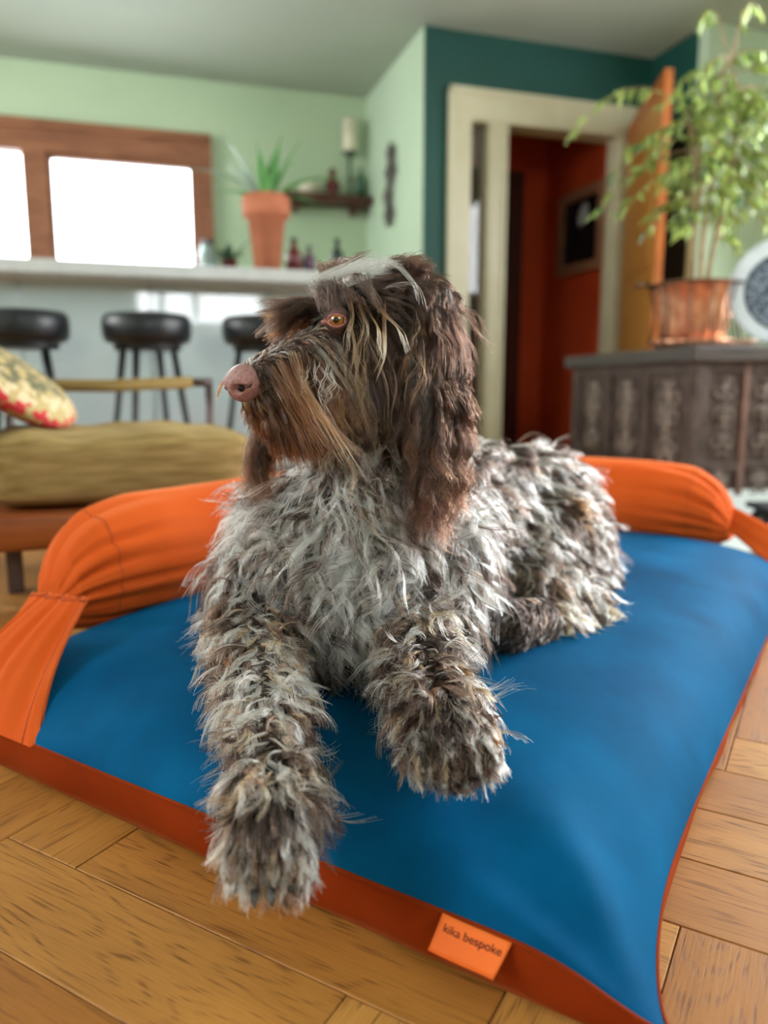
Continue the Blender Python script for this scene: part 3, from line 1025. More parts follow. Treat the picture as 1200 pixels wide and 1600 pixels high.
# drooping branches (start, horizontal direction, length, rise, darkness)
brs = []
for k in range(54):
    tp = trunks[k % 3]
    s = rl.uniform(0.38, 0.92) * 4
    i = min(3, int(s))
    st_ = Vector(tp[i]).lerp(Vector(tp[i + 1]), s - i)
    a = rl.uniform(0, 2 * PI)
    brs.append((st_, a, rl.uniform(0.14, 0.36), rl.uniform(0.0, 0.12)))
brs += [(Vector((-0.10, 0, 1.02)), PI * 0.97, 0.42, 0.20), (Vector((-0.06, 0, 0.95)), PI * 1.05, 0.30, 0.02), (Vector((-0.05, 0, 0.85)), PI * 0.95, 0.38, 0.0),
        (Vector((-0.02, 0, 0.8)), PI * 1.1, 0.34, 0.0), (Vector((0.08, 0, 1.25)), 0.4, 0.10, 0.24), (Vector((0.05, 0, 1.25)), 2.5, 0.10, 0.22),
        (Vector((0.10, 0, 1.1)), 0.1, 0.40, 0.05), (Vector((0.10, 0, 1.0)), -0.2, 0.42, 0.0), (Vector((0.1, 0, 0.8)), 0.2, 0.36, -0.02),
        (Vector((0.06, 0, 0.5)), 0.3, 0.14, 0.0), (Vector((0.1, 0, 0.9)), -0.5, 0.45, 0.05), (Vector((0.1, 0, 0.7)), 0.1, 0.30, 0.0)]
for st_, a, L, rise in brs:
    d = Vector((math.cos(a), math.sin(a) * 0.7, 0))
    pts = []
    n = 7
    for i in range(n):
        t = i / (n - 1)
        p = st_ + d * L * t + Vector((0, 0, rise * 2.2 * t - (rise * 1.2 + L * 0.75) * t * t))
        pts.append(p)
    tube(twigs, pts, [0.0035 * (1 - 0.7 * i / (n - 1)) for i in range(n)], 5)
    m_ = int(5 + L * 34)
    for q in range(m_):
        t = 0.2 + 0.8 * (q + rl.random()) / m_
        i = min(n - 2, int(t * (n - 1)))
        p = pts[i].lerp(pts[i + 1], t * (n - 1) - i)
        leafpos.append((p, a + rl.choice((-1, 1)) * rl.uniform(0.3, 1.4), rl.uniform(0.2, 1.2), rl.uniform(-0.8, 0.8), rl.uniform(0.75, 1.15)))
new_obj('twigs', twigs, 'bark', fig, True)
rl.shuffle(leafpos)
rest_v, rest_f = [], []
for n_, (p, az, dip, roll, s) in enumerate(leafpos):
    Mx = Matrix.Translation(p) @ Matrix.Rotation(az, 4, 'Z') @ Matrix.Rotation(dip, 4, 'Y') @ Matrix.Rotation(roll, 4, 'X') @ Matrix.Scale(s, 4)
    if n_ < 290:
        o = bpy.data.objects.new('leaf', LM[(0, 1, 0, 1, 2)[n_ % 5]])
        C.objects.link(o)
        o.parent = fig
        o.matrix_local = Mx
    else:
        k = len(rest_v)
        rest_v += [tuple(Mx @ v.co) for v in LM[0].vertices]
        rest_f += [tuple(i + k for i in f.vertices) for f in LM[0].polygons]
me = bpy.data.meshes.new('foliage')
me.from_pydata(rest_v, [], rest_f)
fo = new_obj('foliage', me, 'leaf', fig, True)
fo['kind'] = 'stuff'

for o_ in fig.children:
    if o_.name.startswith(('trunk', 'twigs', 'foliage')):
        o_.scale = (1, 1, 0.88)
    elif o_.name.startswith('leaf'):
        o_.location.z *= 0.88
# coral flower in the pot, plate and dish
fl = thing('coral_flower', 'small coral-red flower at the right rim of the copper pot', 'flower', (PX + 0.185, PY - 0.06, PZ + 0.262))
bm = bmesh.new()
for k in range(9):
    a = 2 * PI * k / 9
    tl = 0.3 + 0.35 * (k % 3)
    bmesh.ops.create_icosphere(bm, subdivisions=1, radius=1, matrix=Matrix.Rotation(a, 4, 'Z') @ Matrix.Rotation(-tl, 4, 'Y') @ Matrix.Translation((0.02, 0, 0.02)) @ Matrix.Diagonal((0.022, 0.011, 0.004, 1)))
new_obj('petals', bm, 'flower', fl, True)
new_obj('stalk', tube_bm([(0, 0, 0.02), (-0.01, 0, 0.0), (-0.012, 0.004, -0.012)], 0.003, 6), 'darkleaf', fl, True)

pl = thing('round_plate', 'large round plate with dark speckled centre standing on the sideboard', 'plate', (1.50, 2.98, CH))
TM = Matrix.Translation((0, 0, 0.205)) @ Matrix.Rotation(-0.15, 4, 'Z') @ Matrix.Rotation(PI / 2 - 0.14, 4, 'X')
bm = bmesh.new()
lathe(bm, [(0, 0), (0.10, 0.0), (0.20, 0.018), (0.205, 0.022), (0.20, 0.026), (0.145, 0.012), (0, 0.008)], 64)
bmesh.ops.transform(bm, matrix=TM, verts=bm.verts)
new_obj('rim', bm, 'platerim', pl, True)
bm = bmesh.new()
lathe(bm, [(0, 0.0085), (0.146, 0.0135), (0.148, 0.016), (0.14, 0.0165), (0, 0.012)], 64)
bmesh.ops.transform(bm, matrix=TM, verts=bm.verts)
new_obj('centre', bm, 'plate', pl, True)
bm = bmesh.new()
for s in (-1, 1):
    tube(bm, [(s * 0.06, -0.05, 0.03), (s * 0.06, -0.045, 0.004), (s * 0.06, 0.09, 0.004), (s * 0.03, 0.05, 0.16)], 0.004, 6)
new_obj('stand', bm, 'blackmetal', pl, True)
ds = tag(new_obj('small_dish', lathe(bmesh.new(), [(0, 0), (0.03, 0), (0.05, 0.02), (0.052, 0.026), (0.046, 0.024), (0.026, 0.008), (0, 0.006)], 28), M('peach_glaze', (232, 186, 160), 0.35), None, True),
         'small pale peach dish at the front edge of the sideboard', 'dish')
ds.location = (1.30, 2.86, CH)

# small dark wheeled thing beside the sideboard foot
cs = thing('castor_trolley', 'black castor wheels of a low trolley at the right edge by the rug', 'trolley', (1.30, 2.62, 0.008))
for k, (x, y) in enumerate(((0, 0), (0.10, -0.12))):
    bm = bmesh.new()
    lathe(bm, [(0.0, -0.012), (0.03, -0.012), (0.035, -0.008), (0.035, 0.008), (0.03, 0.012), (0, 0.012)], 24)
    bmesh.ops.transform(bm, matrix=Matrix.Translation((x, y, 0.035)) @ Matrix.Rotation(PI / 2, 4, 'X'), verts=bm.verts)
    new_obj('wheel', bm, 'blackmetal', cs, True)
    bm = bmesh.new()
    lathe(bm, [(0, -0.014), (0.013, -0.014), (0.013, 0.014), (0, 0.014)], 16)
    bmesh.ops.transform(bm, matrix=Matrix.Translation((x, y, 0.035)) @ Matrix.Rotation(PI / 2, 4, 'X'), verts=bm.verts)
    new_obj('hub', bm, 'pewter', cs, True)
new_obj('deck', bxm((-0.04, -0.16, 0.072), (0.5, 0.04, 0.09), 0.004), 'blackmetal', cs)
# ---------------------------------------------------------------- the dog bed
BL, BW, BH = 1.47, 0.97, 0.150


def bed_w(u, v, z):
    return np.stack([C1.x + BU.x * u + BV.x * v, C1.y + BU.y * u + BV.y * v, z + 0 * u], -1)


def bed_edge(s, t):
    """s, t in [-1, 1] -> plan position and seam height"""
    u = BL / 2 * (1 + s) + 0.006 * np.sign(s) * (1 - t ** 6) * np.abs(s) ** 3
    v = BW / 2 * (1 + t) - 0.048 * np.sign(t) * (1 - s ** 8) * np.abs(t) ** 3 * (t < 0) - 0.01 * (1 - s ** 6) * np.abs(t) ** 3 * (t > 0)
    zs = 0.060 - 0.030 * np.clip(-t, 0, 1) ** 6 * (1 - np.clip(-s, 0, 1) ** 10)
    zs = zs - 0.03 * np.exp(-((s + 1) ** 2 + (t + 1) ** 2) / 0.02)
    return u, v, zs


def bed_top(s, t):
    u, v, zs = bed_edge(s, t)
    k = np.where(s < 0, (1 - np.abs(s) ** 5.3) ** 0.62, (1 - np.abs(s) ** 12) ** 0.55) * np.where(t < 0, (1 - np.abs(t) ** 3.8) ** 0.66, (1 - np.abs(t) ** 13) ** 0.55)
    z = zs + (BH - zs) * np.clip(k, 0, 1)
    # cloth pulled towards the near corner
    r = np.hypot(u, v)
    an = np.arctan2(v + 0.02, u + 0.02)
    z = z + 0.010 * np.exp(-((r - 0.10) / 0.09) ** 2) * np.sin(an * 9) * np.clip(k * 3, 0, 1)
    z = z + 0.0035 * np.sin(u * 19 + 2 * np.sin(v * 7)) * np.exp(-v / 0.18) * np.clip(k * 2, 0, 1)
    z = z + 0.0028 * np.sin(v * 31 + 3 * np.sin(u * 9)) * np.exp(-u / 0.16) * np.clip(k * 2, 0, 1)
    z = z + 0.0025 * np.sin(u * 8 + 1) * np.sin(v * 9 + 2) * k
    # the dog's weight
    z = z - 0.010 * np.exp(-(((u - 0.42) / 0.25) ** 2 + ((v - 0.45) / 0.2) ** 2)) * k
    return u, v, z


def bed_height(x, y):
    dx, dy = x - C1.x, y - C1.y
    u = dx * BU.x + dy * BU.y
    v = dx * BV.x + dy * BV.y
    s, t = 2 * u / BL - 1, 2 * v / BW - 1
    ins = (np.abs(s) < 1) & (np.abs(t) < 1)
    _, _, z = bed_top(np.clip(s, -1, 1), np.clip(t, -1, 1))
    return np.where(ins, z, 0.0)


bed = thing('dog_bed', 'large petrol-blue velvet dog bed with rust-orange bolster under the dog', 'dog bed', (C1.x, C1.y, 0))
BI = np.array([C1.x, C1.y, 0.0])
nu, nv = 170, 130
S, T = np.meshgrid(np.sin(np.linspace(-1, 1, nu) * PI / 2), np.sin(np.linspace(-1, 1, nv) * PI / 2), indexing='ij')
u, v, z = bed_top(S, T)
new_obj('top_panel', grid_mesh('top_panel', (bed_w(u, v, z) - BI).reshape(-1, 3), nu, nv), 'blue', bed, True)
# rust underside: seam -> slopes inward to the floor
rim = []
N1 = 120
for k in range(N1):
    rim.append((-1, 1 - 2 * k / N1))
for k in range(N1):
    rim.append((-1 + 2 * k / N1, -1))
for k in range(N1):
    rim.append((1, -1 + 2 * k / N1))
for k in range(N1):
    rim.append((1 - 2 * k / N1, 1))
rim = np.array(rim, float)
u, v, zs = bed_edge(rim[:, 0], rim[:, 1])
cu, cv_ = BL / 2, BW / 2
rings = []
for f, zf, wv in ((0.0, 1.0, 0), (-0.001, 0.86, 0), (0.0, 0.55, 0.002), (0.004, 0.25, 0.003), (0.012, 0.02, 0), (0.16, 0.02, 0)):
    fold = wv * np.sin(np.arange(len(rim)) * 0.31 + 2 * np.sin(np.arange(len(rim)) * 0.07))
    uu = u - (u - cu) / cu * (f + fold)
    vv = v - (v - cv_) / cv_ * (f + fold)
    rings.append(bed_w(uu, vv, zs * zf) - BI)
RG = np.stack(rings, 0)
me = grid_mesh('base_panel', RG.reshape(-1, 3), len(rings), len(rim), True)
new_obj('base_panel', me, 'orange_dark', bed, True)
bm = bmesh.new()
pts = [Vector(p) for p in (bed_w(u, v, zs + 0.001) - BI)]
tube(bm, pts + [pts[0]], 0.0022, 6, False)
new_obj('seam_piping', bm, 'orange_dark', bed, True)

# bolster along the left and the back
bp_ = np.array([(0.185, 0.985, 0.165, 0.030), (0.200, 0.985, 0.185, 0.062), (0.24, 0.975, 0.203, 0.088), (0.33, 0.962, 0.212, 0.104), (0.6, 0.945, 0.214, 0.106),
                (0.9, 0.945, 0.213, 0.104), (1.2, 0.95, 0.212, 0.103), (1.38, 0.90, 0.212, 0.100), (1.455, 0.74, 0.212, 0.100), (1.46, 0.52, 0.212, 0.100),
                (1.46, 0.38, 0.210, 0.100), (1.46, 0.27, 0.205, 0.092), (1.455, 0.205, 0.19, 0.066), (1.45, 0.18, 0.165, 0.03)])
sl = np.r_[0, np.cumsum(np.linalg.norm(np.diff(bp_[:, :3], axis=0), axis=1))]
ns = 300
ss = np.linspace(0, 1, ns)
ss = 0.5 - 0.5 * np.cos(ss * PI)
ss = ss * sl[-1]


def cat(xs, ys, q):
    """smooth interpolation by repeated linear + box blur"""
    y = np.interp(np.linspace(0, xs[-1], 900), xs, ys)
    for _ in range(3):
        yp = np.r_[[y[0]] * 12, y, [y[-1]] * 12]
        y2 = np.convolve(yp, np.ones(25) / 25, 'valid')
        w_ = np.clip(np.minimum(np.arange(900), 899 - np.arange(900)) / 30, 0, 1)
        y = y * (1 - w_) + y2 * w_
    return np.interp(q, np.linspace(0, xs[-1], 900), y)


bu, bv, bz, br = [cat(sl, bp_[:, i], ss) for i in range(4)]
br = np.interp(ss, sl, bp_[:, 3]) * 0.35 + br * 0.65
cen = bed_w(bu, bv, bz) - BI
tan = np.gradient(cen, axis=0)
tan[:, 2] = 0
tan /= np.linalg.norm(tan, axis=1)[:, None]
sid = np.stack([tan[:, 1], -tan[:, 0], 0 * tan[:, 0]], 1)
nth = 96
th_ = np.linspace(0, 2 * PI, nth, endpoint=False)
V = np.zeros((ns, nth, 3))
total = sl[-1]
for i in range(ns):
    e0, e1_ = ss[i], total - ss[i]
    A = 0.115 * math.exp(-(e0 / 0.15) ** 2) + 0.11 * math.exp(-(e1_ / 0.15) ** 2)
    ph = 1.7 * np.sin(th_ * 2 + (0.4 if e0 < e1_ else 1.3)) + ss[i] * 3
    pl_ = 1 + A * (0.9 - 1.9 * (1 - np.abs(np.sin(6.5 * th_ + ph))) ** 2.2 + 0.25 * np.sin(23 * th_ + 2 * ph)) + 0.006 * np.sin(3 * th_ + ss[i] * 9)
    r = br[i] * pl_
    V[i] = cen[i] + sid[i] * (np.cos(th_) * r)[:, None] + np.array([0, 0, 1.0]) * (np.sin(th_) * r)[:, None]
me = grid_mesh('bolster', V.reshape(-1, 3), ns, nth, True)
bo = new_obj('bolster', me, 'orange', bed, True)
for ends, ring in (('a', 0), ('b', ns - 1)):
    bm = bmesh.new()
    vs = [bm.verts.new(p) for p in V[ring]]
    c = bm.verts.new(V[ring].mean(0))
    for k in range(nth):
        bm.faces.new((vs[k], vs[(k + 1) % nth], c))
    new_obj('gathered_end', bm, 'orange', bo, True)


def W2(px, py, d):
    """a measured point: picture direction and distance in front of the camera"""
    dx, dy = (px - 600) / FPX, (800 - py) / FPX
    return np.array([dx * d, (math.cos(PITCH) + dy * math.sin(PITCH)) * d, CAM_H + (-math.sin(PITCH) + dy * math.cos(PITCH)) * d])


# stitched seam arc near each end of the bolster
for nm, s0 in (('seam_line', 0.085), ('seam_line', total - 0.10)):
    i = int(np.argmin(np.abs(ss - s0)))
    pts = [Vector(V[i][k] + (V[i][k] - cen[i]) * 0.004) for k in range(nth)]
    bm = bmesh.new()
    tube(bm, pts + [pts[0]], 0.0007, 5, False)
    new_obj(nm, bm, 'thread', bo, True)


def ribbon(name, T0, T1, B0, B1, bulge, folds, amp, nn_=44, mm=60, thick=0.004, bottom=None):
    T0, T1, B0, B1 = [np.array(q) - BI for q in (T0, T1, B0, B1)]
    nrm = np.cross(T1 - T0, B0 - T0)
    nrm /= np.linalg.norm(nrm)
    if nrm @ (np.array([0, 0, 0.5]) - BI - T0) < 0:
        nrm = -nrm
    P = np.zeros((nn_, mm, 3))
    for i in range(nn_):
        t = i / (nn_ - 1)
        for j in range(mm):
            q = j / (mm - 1)
            top = T0 * (1 - q) + T1 * q
            bot = B0 * (1 - q) + B1 * q if bottom is None else bottom[j]
            p = top * (1 - t) + bot * t
            g = (math.sin(folds * PI * 2 * q ** 1.2 + 1.1 * math.sin(3 * q) + t * 0.8) + 0.5 * math.sin(folds * 4.1 * PI * q + t * 2)) * math.sin(PI * min(1, t * 0.92 + 0.12)) ** 0.6
            p = p + nrm * (bulge * math.sin(PI * t) * (0.4 + 0.6 * math.sin(PI * q)) + amp * g - 0.010 * (q > 0.985))
            if bottom is not None:
                hb_ = float(bed_height(np.array([p[0] + BI[0]]), np.array([p[1] + BI[1]]))[0])
                p[2] = max(p[2], hb_ + 0.005 + amp * g)
            P[i, j] = p
    fr_ = P.reshape(-1, 3)
    bk = (P - nrm * thick).reshape(-1, 3)
    m1 = grid_mesh(name, fr_, nn_, mm)
    f = [tuple(pp.vertices) for pp in m1.polygons]
    n0 = len(fr_)
    f += [tuple(i + n0 for i in q[::-1]) for q in f]
    def edge(a, b):
        f.append((a, b, b + n0, a + n0))
    for j in range(mm - 1):
        edge(j + 1, j)
        edge((nn_ - 1) * mm + j, (nn_ - 1) * mm + j + 1)
    for i in range(nn_ - 1):
        edge(i * mm, (i + 1) * mm)
        edge((i + 1) * mm + mm - 1, i * mm + mm - 1)
    me = bpy.data.meshes.new(name)
    me.from_pydata([tuple(map(float, q)) for q in np.r_[fr_, bk]], [], f)
    me.update()
    return me, P


eu, ev, ez = bed_edge(np.array([-0.80, -1.0]), np.array([1.0, 2 * 0.755 / BW - 1]))
EB = bed_w(eu - 0.004, ev + np.array([0.012, 0]), ez + 0.002)
m_ = 60
tv = np.r_[np.ones(14), np.linspace(1, 2 * 0.745 / BW - 1, 46)]
sv = np.r_[np.linspace(-0.86, -1, 14), -np.ones(46)]
qu, qv, qz = bed_edge(sv, tv)
BOT = bed_w(qu - 0.006, qv + 0.006, qz + 0.001) - BI
me, P_ = ribbon('corner_strap', W2(50, 925, 1.155), W2(130, 935, 1.09), EB[0], EB[1], 0.030, 3, 0.0065, bottom=BOT)
s1 = new_obj('corner_strap', me, 'orange', bed, True)
bm = bmesh.new()
tube(bm, [Vector(P_[i, 55]) for i in range(0, 44)], 0.0010, 6)
new_obj('strap_hem', bm, 'thread', s1, True)
bm = bmesh.new()
tube(bm, [Vector(P_[1, j]) for j in range(60)], 0.0014, 6)
new_obj('strap_seam', bm, 'thread', s1, True)
me, P_ = ribbon('corner_strap', W2(1120, 778, 1.88), W2(1122, 812, 1.86), W2(1310, 880, 1.72), W2(1262, 935, 1.68), 0.010, 1, 0.002)
new_obj('corner_strap', me, 'orange', bed, True)

# woven maker's tag on the front seam
ft = np.array([(u_, v_) for u_, v_ in ((-0.012, 0.135), (-0.012, 0.135))])
uu, vv, zz = bed_edge(np.array([-1.0, -1.0]), np.array([2 * 0.185 / BW - 1, 2 * 0.105 / BW - 1]))
A_, B_ = bed_w(uu, vv, zz)            # left and right end of the tag's top edge
ex = Vector(B_ - A_).normalized()
out = Vector((-BU.x, -BU.y, 0))
dn = (Vector((0, 0, -1)) * 0.86 + out * 0.5).normalized()
dn = (dn - ex * dn.dot(ex)).normalized()
nz_ = ex.cross(dn)
if nz_.dot(out) < 0:
    nz_ = -nz_
TW, THh = 0.062, 0.030
top_l = Vector(A_) + out * 0.003 + Vector((0, 0, 0.002))
Mt = Matrix((ex, -dn, nz_)).transposed().to_4x4()
if Mt.to_3x3().determinant() < 0:
    nz_ = -nz_
Mt = Matrix((ex, -dn, nz_)).transposed().to_4x4()
Mt.translation = top_l - Vector(BI)
bm = bmesh.new()
nx, ny = 16, 6
fr0 = [[bm.verts.new((TW * i / nx + (-0.003 + 0.003 * i / nx) * (k / ny) - 0.007 * (i / nx) * (k / ny), -THh * k / ny, 0.0012 * math.sin(i / nx * 5) + 0.004 * (k / ny) ** 2)) for k in range(ny + 1)] for i in range(nx + 1)]
bk0 = [[bm.verts.new(v.co - Vector((0, 0, 0.0012))) for v in r] for r in fr0]
for i in range(nx):
    for k in range(ny):
        bm.faces.new((fr0[i][k], fr0[i][k + 1], fr0[i + 1][k + 1], fr0[i + 1][k]))
        bm.faces.new((bk0[i][k], bk0[i + 1][k], bk0[i + 1][k + 1], bk0[i][k + 1]))
    bm.faces.new((fr0[i][0], fr0[i + 1][0], bk0[i + 1][0], bk0[i][0]))
    bm.faces.new((fr0[i][ny], bk0[i][ny], bk0[i + 1][ny], fr0[i + 1][ny]))
for k in range(ny):
    bm.faces.new((fr0[0][k], bk0[0][k], bk0[0][k + 1], fr0[0][k + 1]))
    bm.faces.new((fr0[nx][k], fr0[nx][k + 1], bk0[nx][k + 1], bk0[nx][k]))
tg = new_obj('maker_tag', bm, 'tag', bed, True)
tg.matrix_local = Mt
tg['label'] = 'bright orange sewn-in fabric tag'
fc = bpy.data.curves.new('tag_text', 'FONT')
fc.body = 'kika bespoke'
fc.size = 0.0098
fc.space_character = 1.0
fc.extrude = 0.00015
to = bpy.data.objects.new('tag_text', fc)
C.objects.link(to)
dg = bpy.context.evaluated_depsgraph_get()
tm = bpy.data.meshes.new_from_object(to.evaluated_get(dg))
bpy.data.objects.remove(to)
xs = [v.co.x for v in tm.vertices]
kx = 0.051 / (max(xs) - min(xs))
for v in tm.vertices:
    x = v.co.x * kx + 0.0045
    y = v.co.y * 0.95 - 0.0125
    v.co = (x, y, 0.0012 * math.sin(x / TW * 5) + 0.004 * (y / THh) ** 2 + 0.0004 + v.co.z)
tx = new_obj('tag_lettering', tm, 'ink', tg)
# ---------------------------------------------------------------- the dog
def nrmz(v):
    v = np.asarray(v, float)
    return v / (np.linalg.norm(v, axis=-1, keepdims=True) + 1e-12)


SK = W2(592, 520, 0.955)                         # skull centre
NO = W2(381, 598, 0.838)                         # middle of the nose leather
HF = nrmz(NO - SK)                               # head forward
HL = nrmz(np.cross([0, 0, 1.0], HF))             # dog's left (towards the camera and right)
HU = np.cross(HF, HL)
if HU[2] < 0:
    HU = -HU


def H(f, l, u_):
    return SK + HF * f + HL * l + HU * u_


HLEN = float(np.linalg.norm(NO - SK))
# round cones: region, p0, r0, p1, r1
cones = []


def cone(reg, p0, r0, p1, r1):
    cones.append((reg, np.array(p0, float), r0, np.array(p1, float), r1))


# head
cone('skull', H(-0.035, 0, 0.004), 0.066, H(0.015, 0, 0.004), 0.064)
cone('skull', H(0.02, 0.026, 0.012), 0.044, H(0.055, 0.024, 0.010), 0.032)
cone('skull', H(0.02, -0.026, 0.012), 0.044, H(0.055, -0.024, 0.010), 0.032)
cone('cheek', H(0.0, 0.03, -0.035), 0.048, H(0.06, 0.022, -0.030), 0.036)
cone('cheek', H(0.0, -0.03, -0.035), 0.048, H(0.06, -0.022, -0.030), 0.036)
cone('muzzle', H(0.06, 0, -0.006), 0.040, H(HLEN - 0.03, 0, -0.008), 0.028)
cone('muzzle', H(0.07, 0.013, -0.025), 0.030, H(HLEN - 0.025, 0.010, -0.026), 0.022)
cone('muzzle', H(0.07, -0.013, -0.025), 0.030, H(HLEN - 0.025, -0.010, -0.026), 0.022)
cone('jaw', H(0.03, 0, -0.060), 0.032, H(HLEN - 0.030, 0, -0.058), 0.019)
# ears: base knob then hanging flap
EL0, EL1, EL2, EL3 = H(-0.030, 0.066, 0.030), W2(672, 520, 0.905), W2(686, 620, 0.895), W2(684, 730, 0.90)
ER0, ER1, ER2, ER3 = H(-0.030, -0.064, 0.030), H(-0.02, -0.088, -0.02), H(0.02, -0.075, -0.11), W2(408, 735, 0.985)
for off in (-0.030, -0.012, 0.008, 0.028):
    o_ = HF * off
    cone('ear', EL0 + o_ * 0.5, 0.017, EL1 + o_ * 0.9, 0.013)
    cone('ear', EL1 + o_ * 0.9, 0.013, EL2 + o_ * 1.1, 0.011)
    cone('ear', EL2 + o_ * 1.1, 0.011, EL3 + o_ * 0.8, 0.009)
    cone('ear', ER0 + o_ * 0.5, 0.016, ER1 + o_ * 0.7, 0.012)
    cone('ear', ER1 + o_ * 0.7, 0.012, ER2 + o_ * 0.6, 0.010)
cone('skull', H(0.050, 0.030, 0.034), 0.014, H(0.066, 0.020, 0.026), 0.011)
cone('skull', H(0.050, -0.030, 0.034), 0.016, H(0.068, -0.020, 0.028), 0.013)
# neck, trunk
NB = W2(590, 770, 1.02)
cone('neck', H(-0.045, 0, -0.03), 0.062, NB, 0.085)
cone('neck', H(-0.01, 0, -0.07), 0.050, W2(560, 800, 0.98), 0.080)
CHs = W2(540, 880, 0.985)
cone('chest', W2(520, 850, 1.00), 0.100, W2(535, 930, 0.975), 0.088)
cone('chest', W2(600, 850, 1.02), 0.100, W2(600, 930, 0.985), 0.085)
cone('chest', W2(560, 860, 0.955), 0.065, W2(560, 960, 0.935), 0.055)
BOD = W2(745, 850, 1.30)
cone('torso', W2(590, 860, 1.06), 0.115, W2(700, 850, 1.22), 0.118)
cone('torso', W2(700, 850, 1.22), 0.118, W2(800, 815, 1.38), 0.105)
cone('torso', W2(640, 760, 1.10), 0.06, W2(800, 765, 1.36), 0.075)
cone('belly', W2(610, 930, 1.04), 0.07, W2(760, 920, 1.26), 0.07)
# shoulders and front legs
cone('shoulder', W2(430, 830, 1.03), 0.055, W2(400, 950, 0.965), 0.050)
cone('shoulder', W2(690, 830, 1.04), 0.058, W2(675, 960, 0.955), 0.050)
E1_ = W2(398, 985, 0.935)
A1, A2, A3 = W2(422, 1150, 0.735), W2(428, 1262, 0.655), W2(420, 1345, 0.608)
cone('legR', E1_, 0.047, W2(408, 1070, 0.83), 0.036)
cone('legR', W2(408, 1070, 0.83), 0.036, A1, 0.029)
cone('legR', A1, 0.029, A2, 0.030)
cone('pawR', A2, 0.030, W2(426, 1312, 0.63), 0.030)
for dxp, e in ((-45, 0.0), (-16, 0.012), (14, 0.012), (42, 0.0)):
    cone('pawR', W2(427 + dxp * 0.6, 1308, 0.632), 0.017, W2(421 + dxp, 1356 + e * 900, 0.606), 0.0130)
E2_ = W2(655, 985, 0.925)
G1, G2, G3 = W2(668, 1070, 0.795), W2(696, 1130, 0.725), W2(706, 1178, 0.692)
cone('legL', E2_, 0.045, W2(655, 1040, 0.85), 0.036)
cone('legL', W2(655, 1040, 0.85), 0.036, G1, 0.030)
cone('legL', G1, 0.030, G2, 0.031)
cone('pawL', G2, 0.033, G3, 0.028)
for dxp, e in ((-48, -6), (-18, 4), (14, 6), (44, -4)):
    cone('pawL', W2(700 + dxp * 0.7, 1140, 0.722), 0.019, W2(706 + dxp * 1.12, 1186 + e, 0.680), 0.0140)
# hindquarters
cone('rump', W2(830, 800, 1.38), 0.108, W2(850, 850, 1.33), 0.105)
cone('rump', W2(850, 780, 1.50), 0.09, W2(880, 880, 1.42), 0.085)
cone('thigh', W2(862, 840, 1.30), 0.088, W2(815, 915, 1.175), 0.058)
cone('thigh', W2(815, 915, 1.175), 0.052, W2(915, 950, 1.20), 0.038)
cone('hind', W2(925, 955, 1.20), 0.028, W2(845, 975, 1.115), 0.026)
cone('hpaw', W2(845, 970, 1.10), 0.028, W2(795, 975, 1.040), 0.031)
for dxp in (-26, -4, 18):
    cone('hpaw', W2(800 + dxp, 972, 1.045), 0.017, W2(788 + dxp * 1.2, 985, 1.015), 0.014)
# the far hind leg, tucked under on the other side
cone('thigh', W2(740, 860, 1.50), 0.08, W2(690, 900, 1.38), 0.05)
cone('tail', W2(895, 870, 1.47), 0.03, W2(940, 905, 1.40), 0.020)
cone('tail', W2(940, 905, 1.40), 0.020, W2(930, 930, 1.33), 0.012)

# grow the one continuous body surface
bm = bmesh.new()
for reg, p0, r0, p1, r1 in cones:
    L = float(np.linalg.norm(p1 - p0))
    n = max(2, int(L / (min(r0, r1) * 0.28)) + 1)
    for i in range(n + 1):
        t = i / n
        bmesh.ops.create_icosphere(bm, subdivisions=2, radius=r0 + (r1 - r0) * t, matrix=Matrix.Translation(p0 + (p1 - p0) * t))
raw = bpy.data.meshes.new('raw')
bm.to_mesh(raw)
bm.free()
ro = bpy.data.objects.new('raw', raw)
C.objects.link(ro)
md = ro.modifiers.new('r', 'REMESH')
md.mode = 'VOXEL'
md.voxel_size = 0.0052
md2 = ro.modifiers.new('s', 'SMOOTH')
md2.factor = 0.5
md2.iterations = 9
dg = bpy.context.evaluated_depsgraph_get()
body_me = bpy.data.meshes.new_from_object(ro.evaluated_get(dg))
bpy.data.objects.remove(ro)

EYEP = W2(527, 500, 0.868)
EYEQ = SK + (HF * ((EYEP - SK) @ HF) - HL * ((EYEP - SK) @ HL) + HU * ((EYEP - SK) @ HU))
co = np.zeros(len(body_me.vertices) * 3)
body_me.vertices.foreach_get('co', co)
co = co.reshape(-1, 3)
# eye sockets pressed in, floor of the bed respected
for e in (EYEP, EYEQ):
    d = co - e
    r = np.linalg.norm(d, axis=1)
    w_ = np.exp(-(r / 0.020) ** 2)
    co -= (HF * 0.006 + HL * (0.002 if e is EYEP else -0.002))[None] * w_[:, None]
hb = bed_height(co[:, 0], co[:, 1])
ins = hb > 0.05
co[:, 2] = np.where(ins & (co[:, 2] < hb + 0.001), hb + 0.001, co[:, 2])
body_me.vertices.foreach_set('co', co.ravel())
body_me.update()
hide = M('dog_skin_and_undercoat', (50, 38, 32), 0.9, rgb2=(84, 72, 64), nscale=18, detail=6)
dog = new_obj('dog', body_me, hide, None, True)
tag(dog, 'shaggy brown and grey roan dog lying on the blue bed, head turned left', 'dog')

tri = []
body_me.calc_loop_triangles()
tri = np.array([t.vertices[:] for t in body_me.loop_triangles])
P0, P1, P2 = co[tri[:, 0]], co[tri[:, 1]], co[tri[:, 2]]
cr_ = np.cross(P1 - P0, P2 - P0)
area = np.linalg.norm(cr_, axis=1) / 2
fn = nrmz(cr_)
regs = sorted({c[0] for c in cones})
RI = {r: i for i, r in enumerate(regs)}


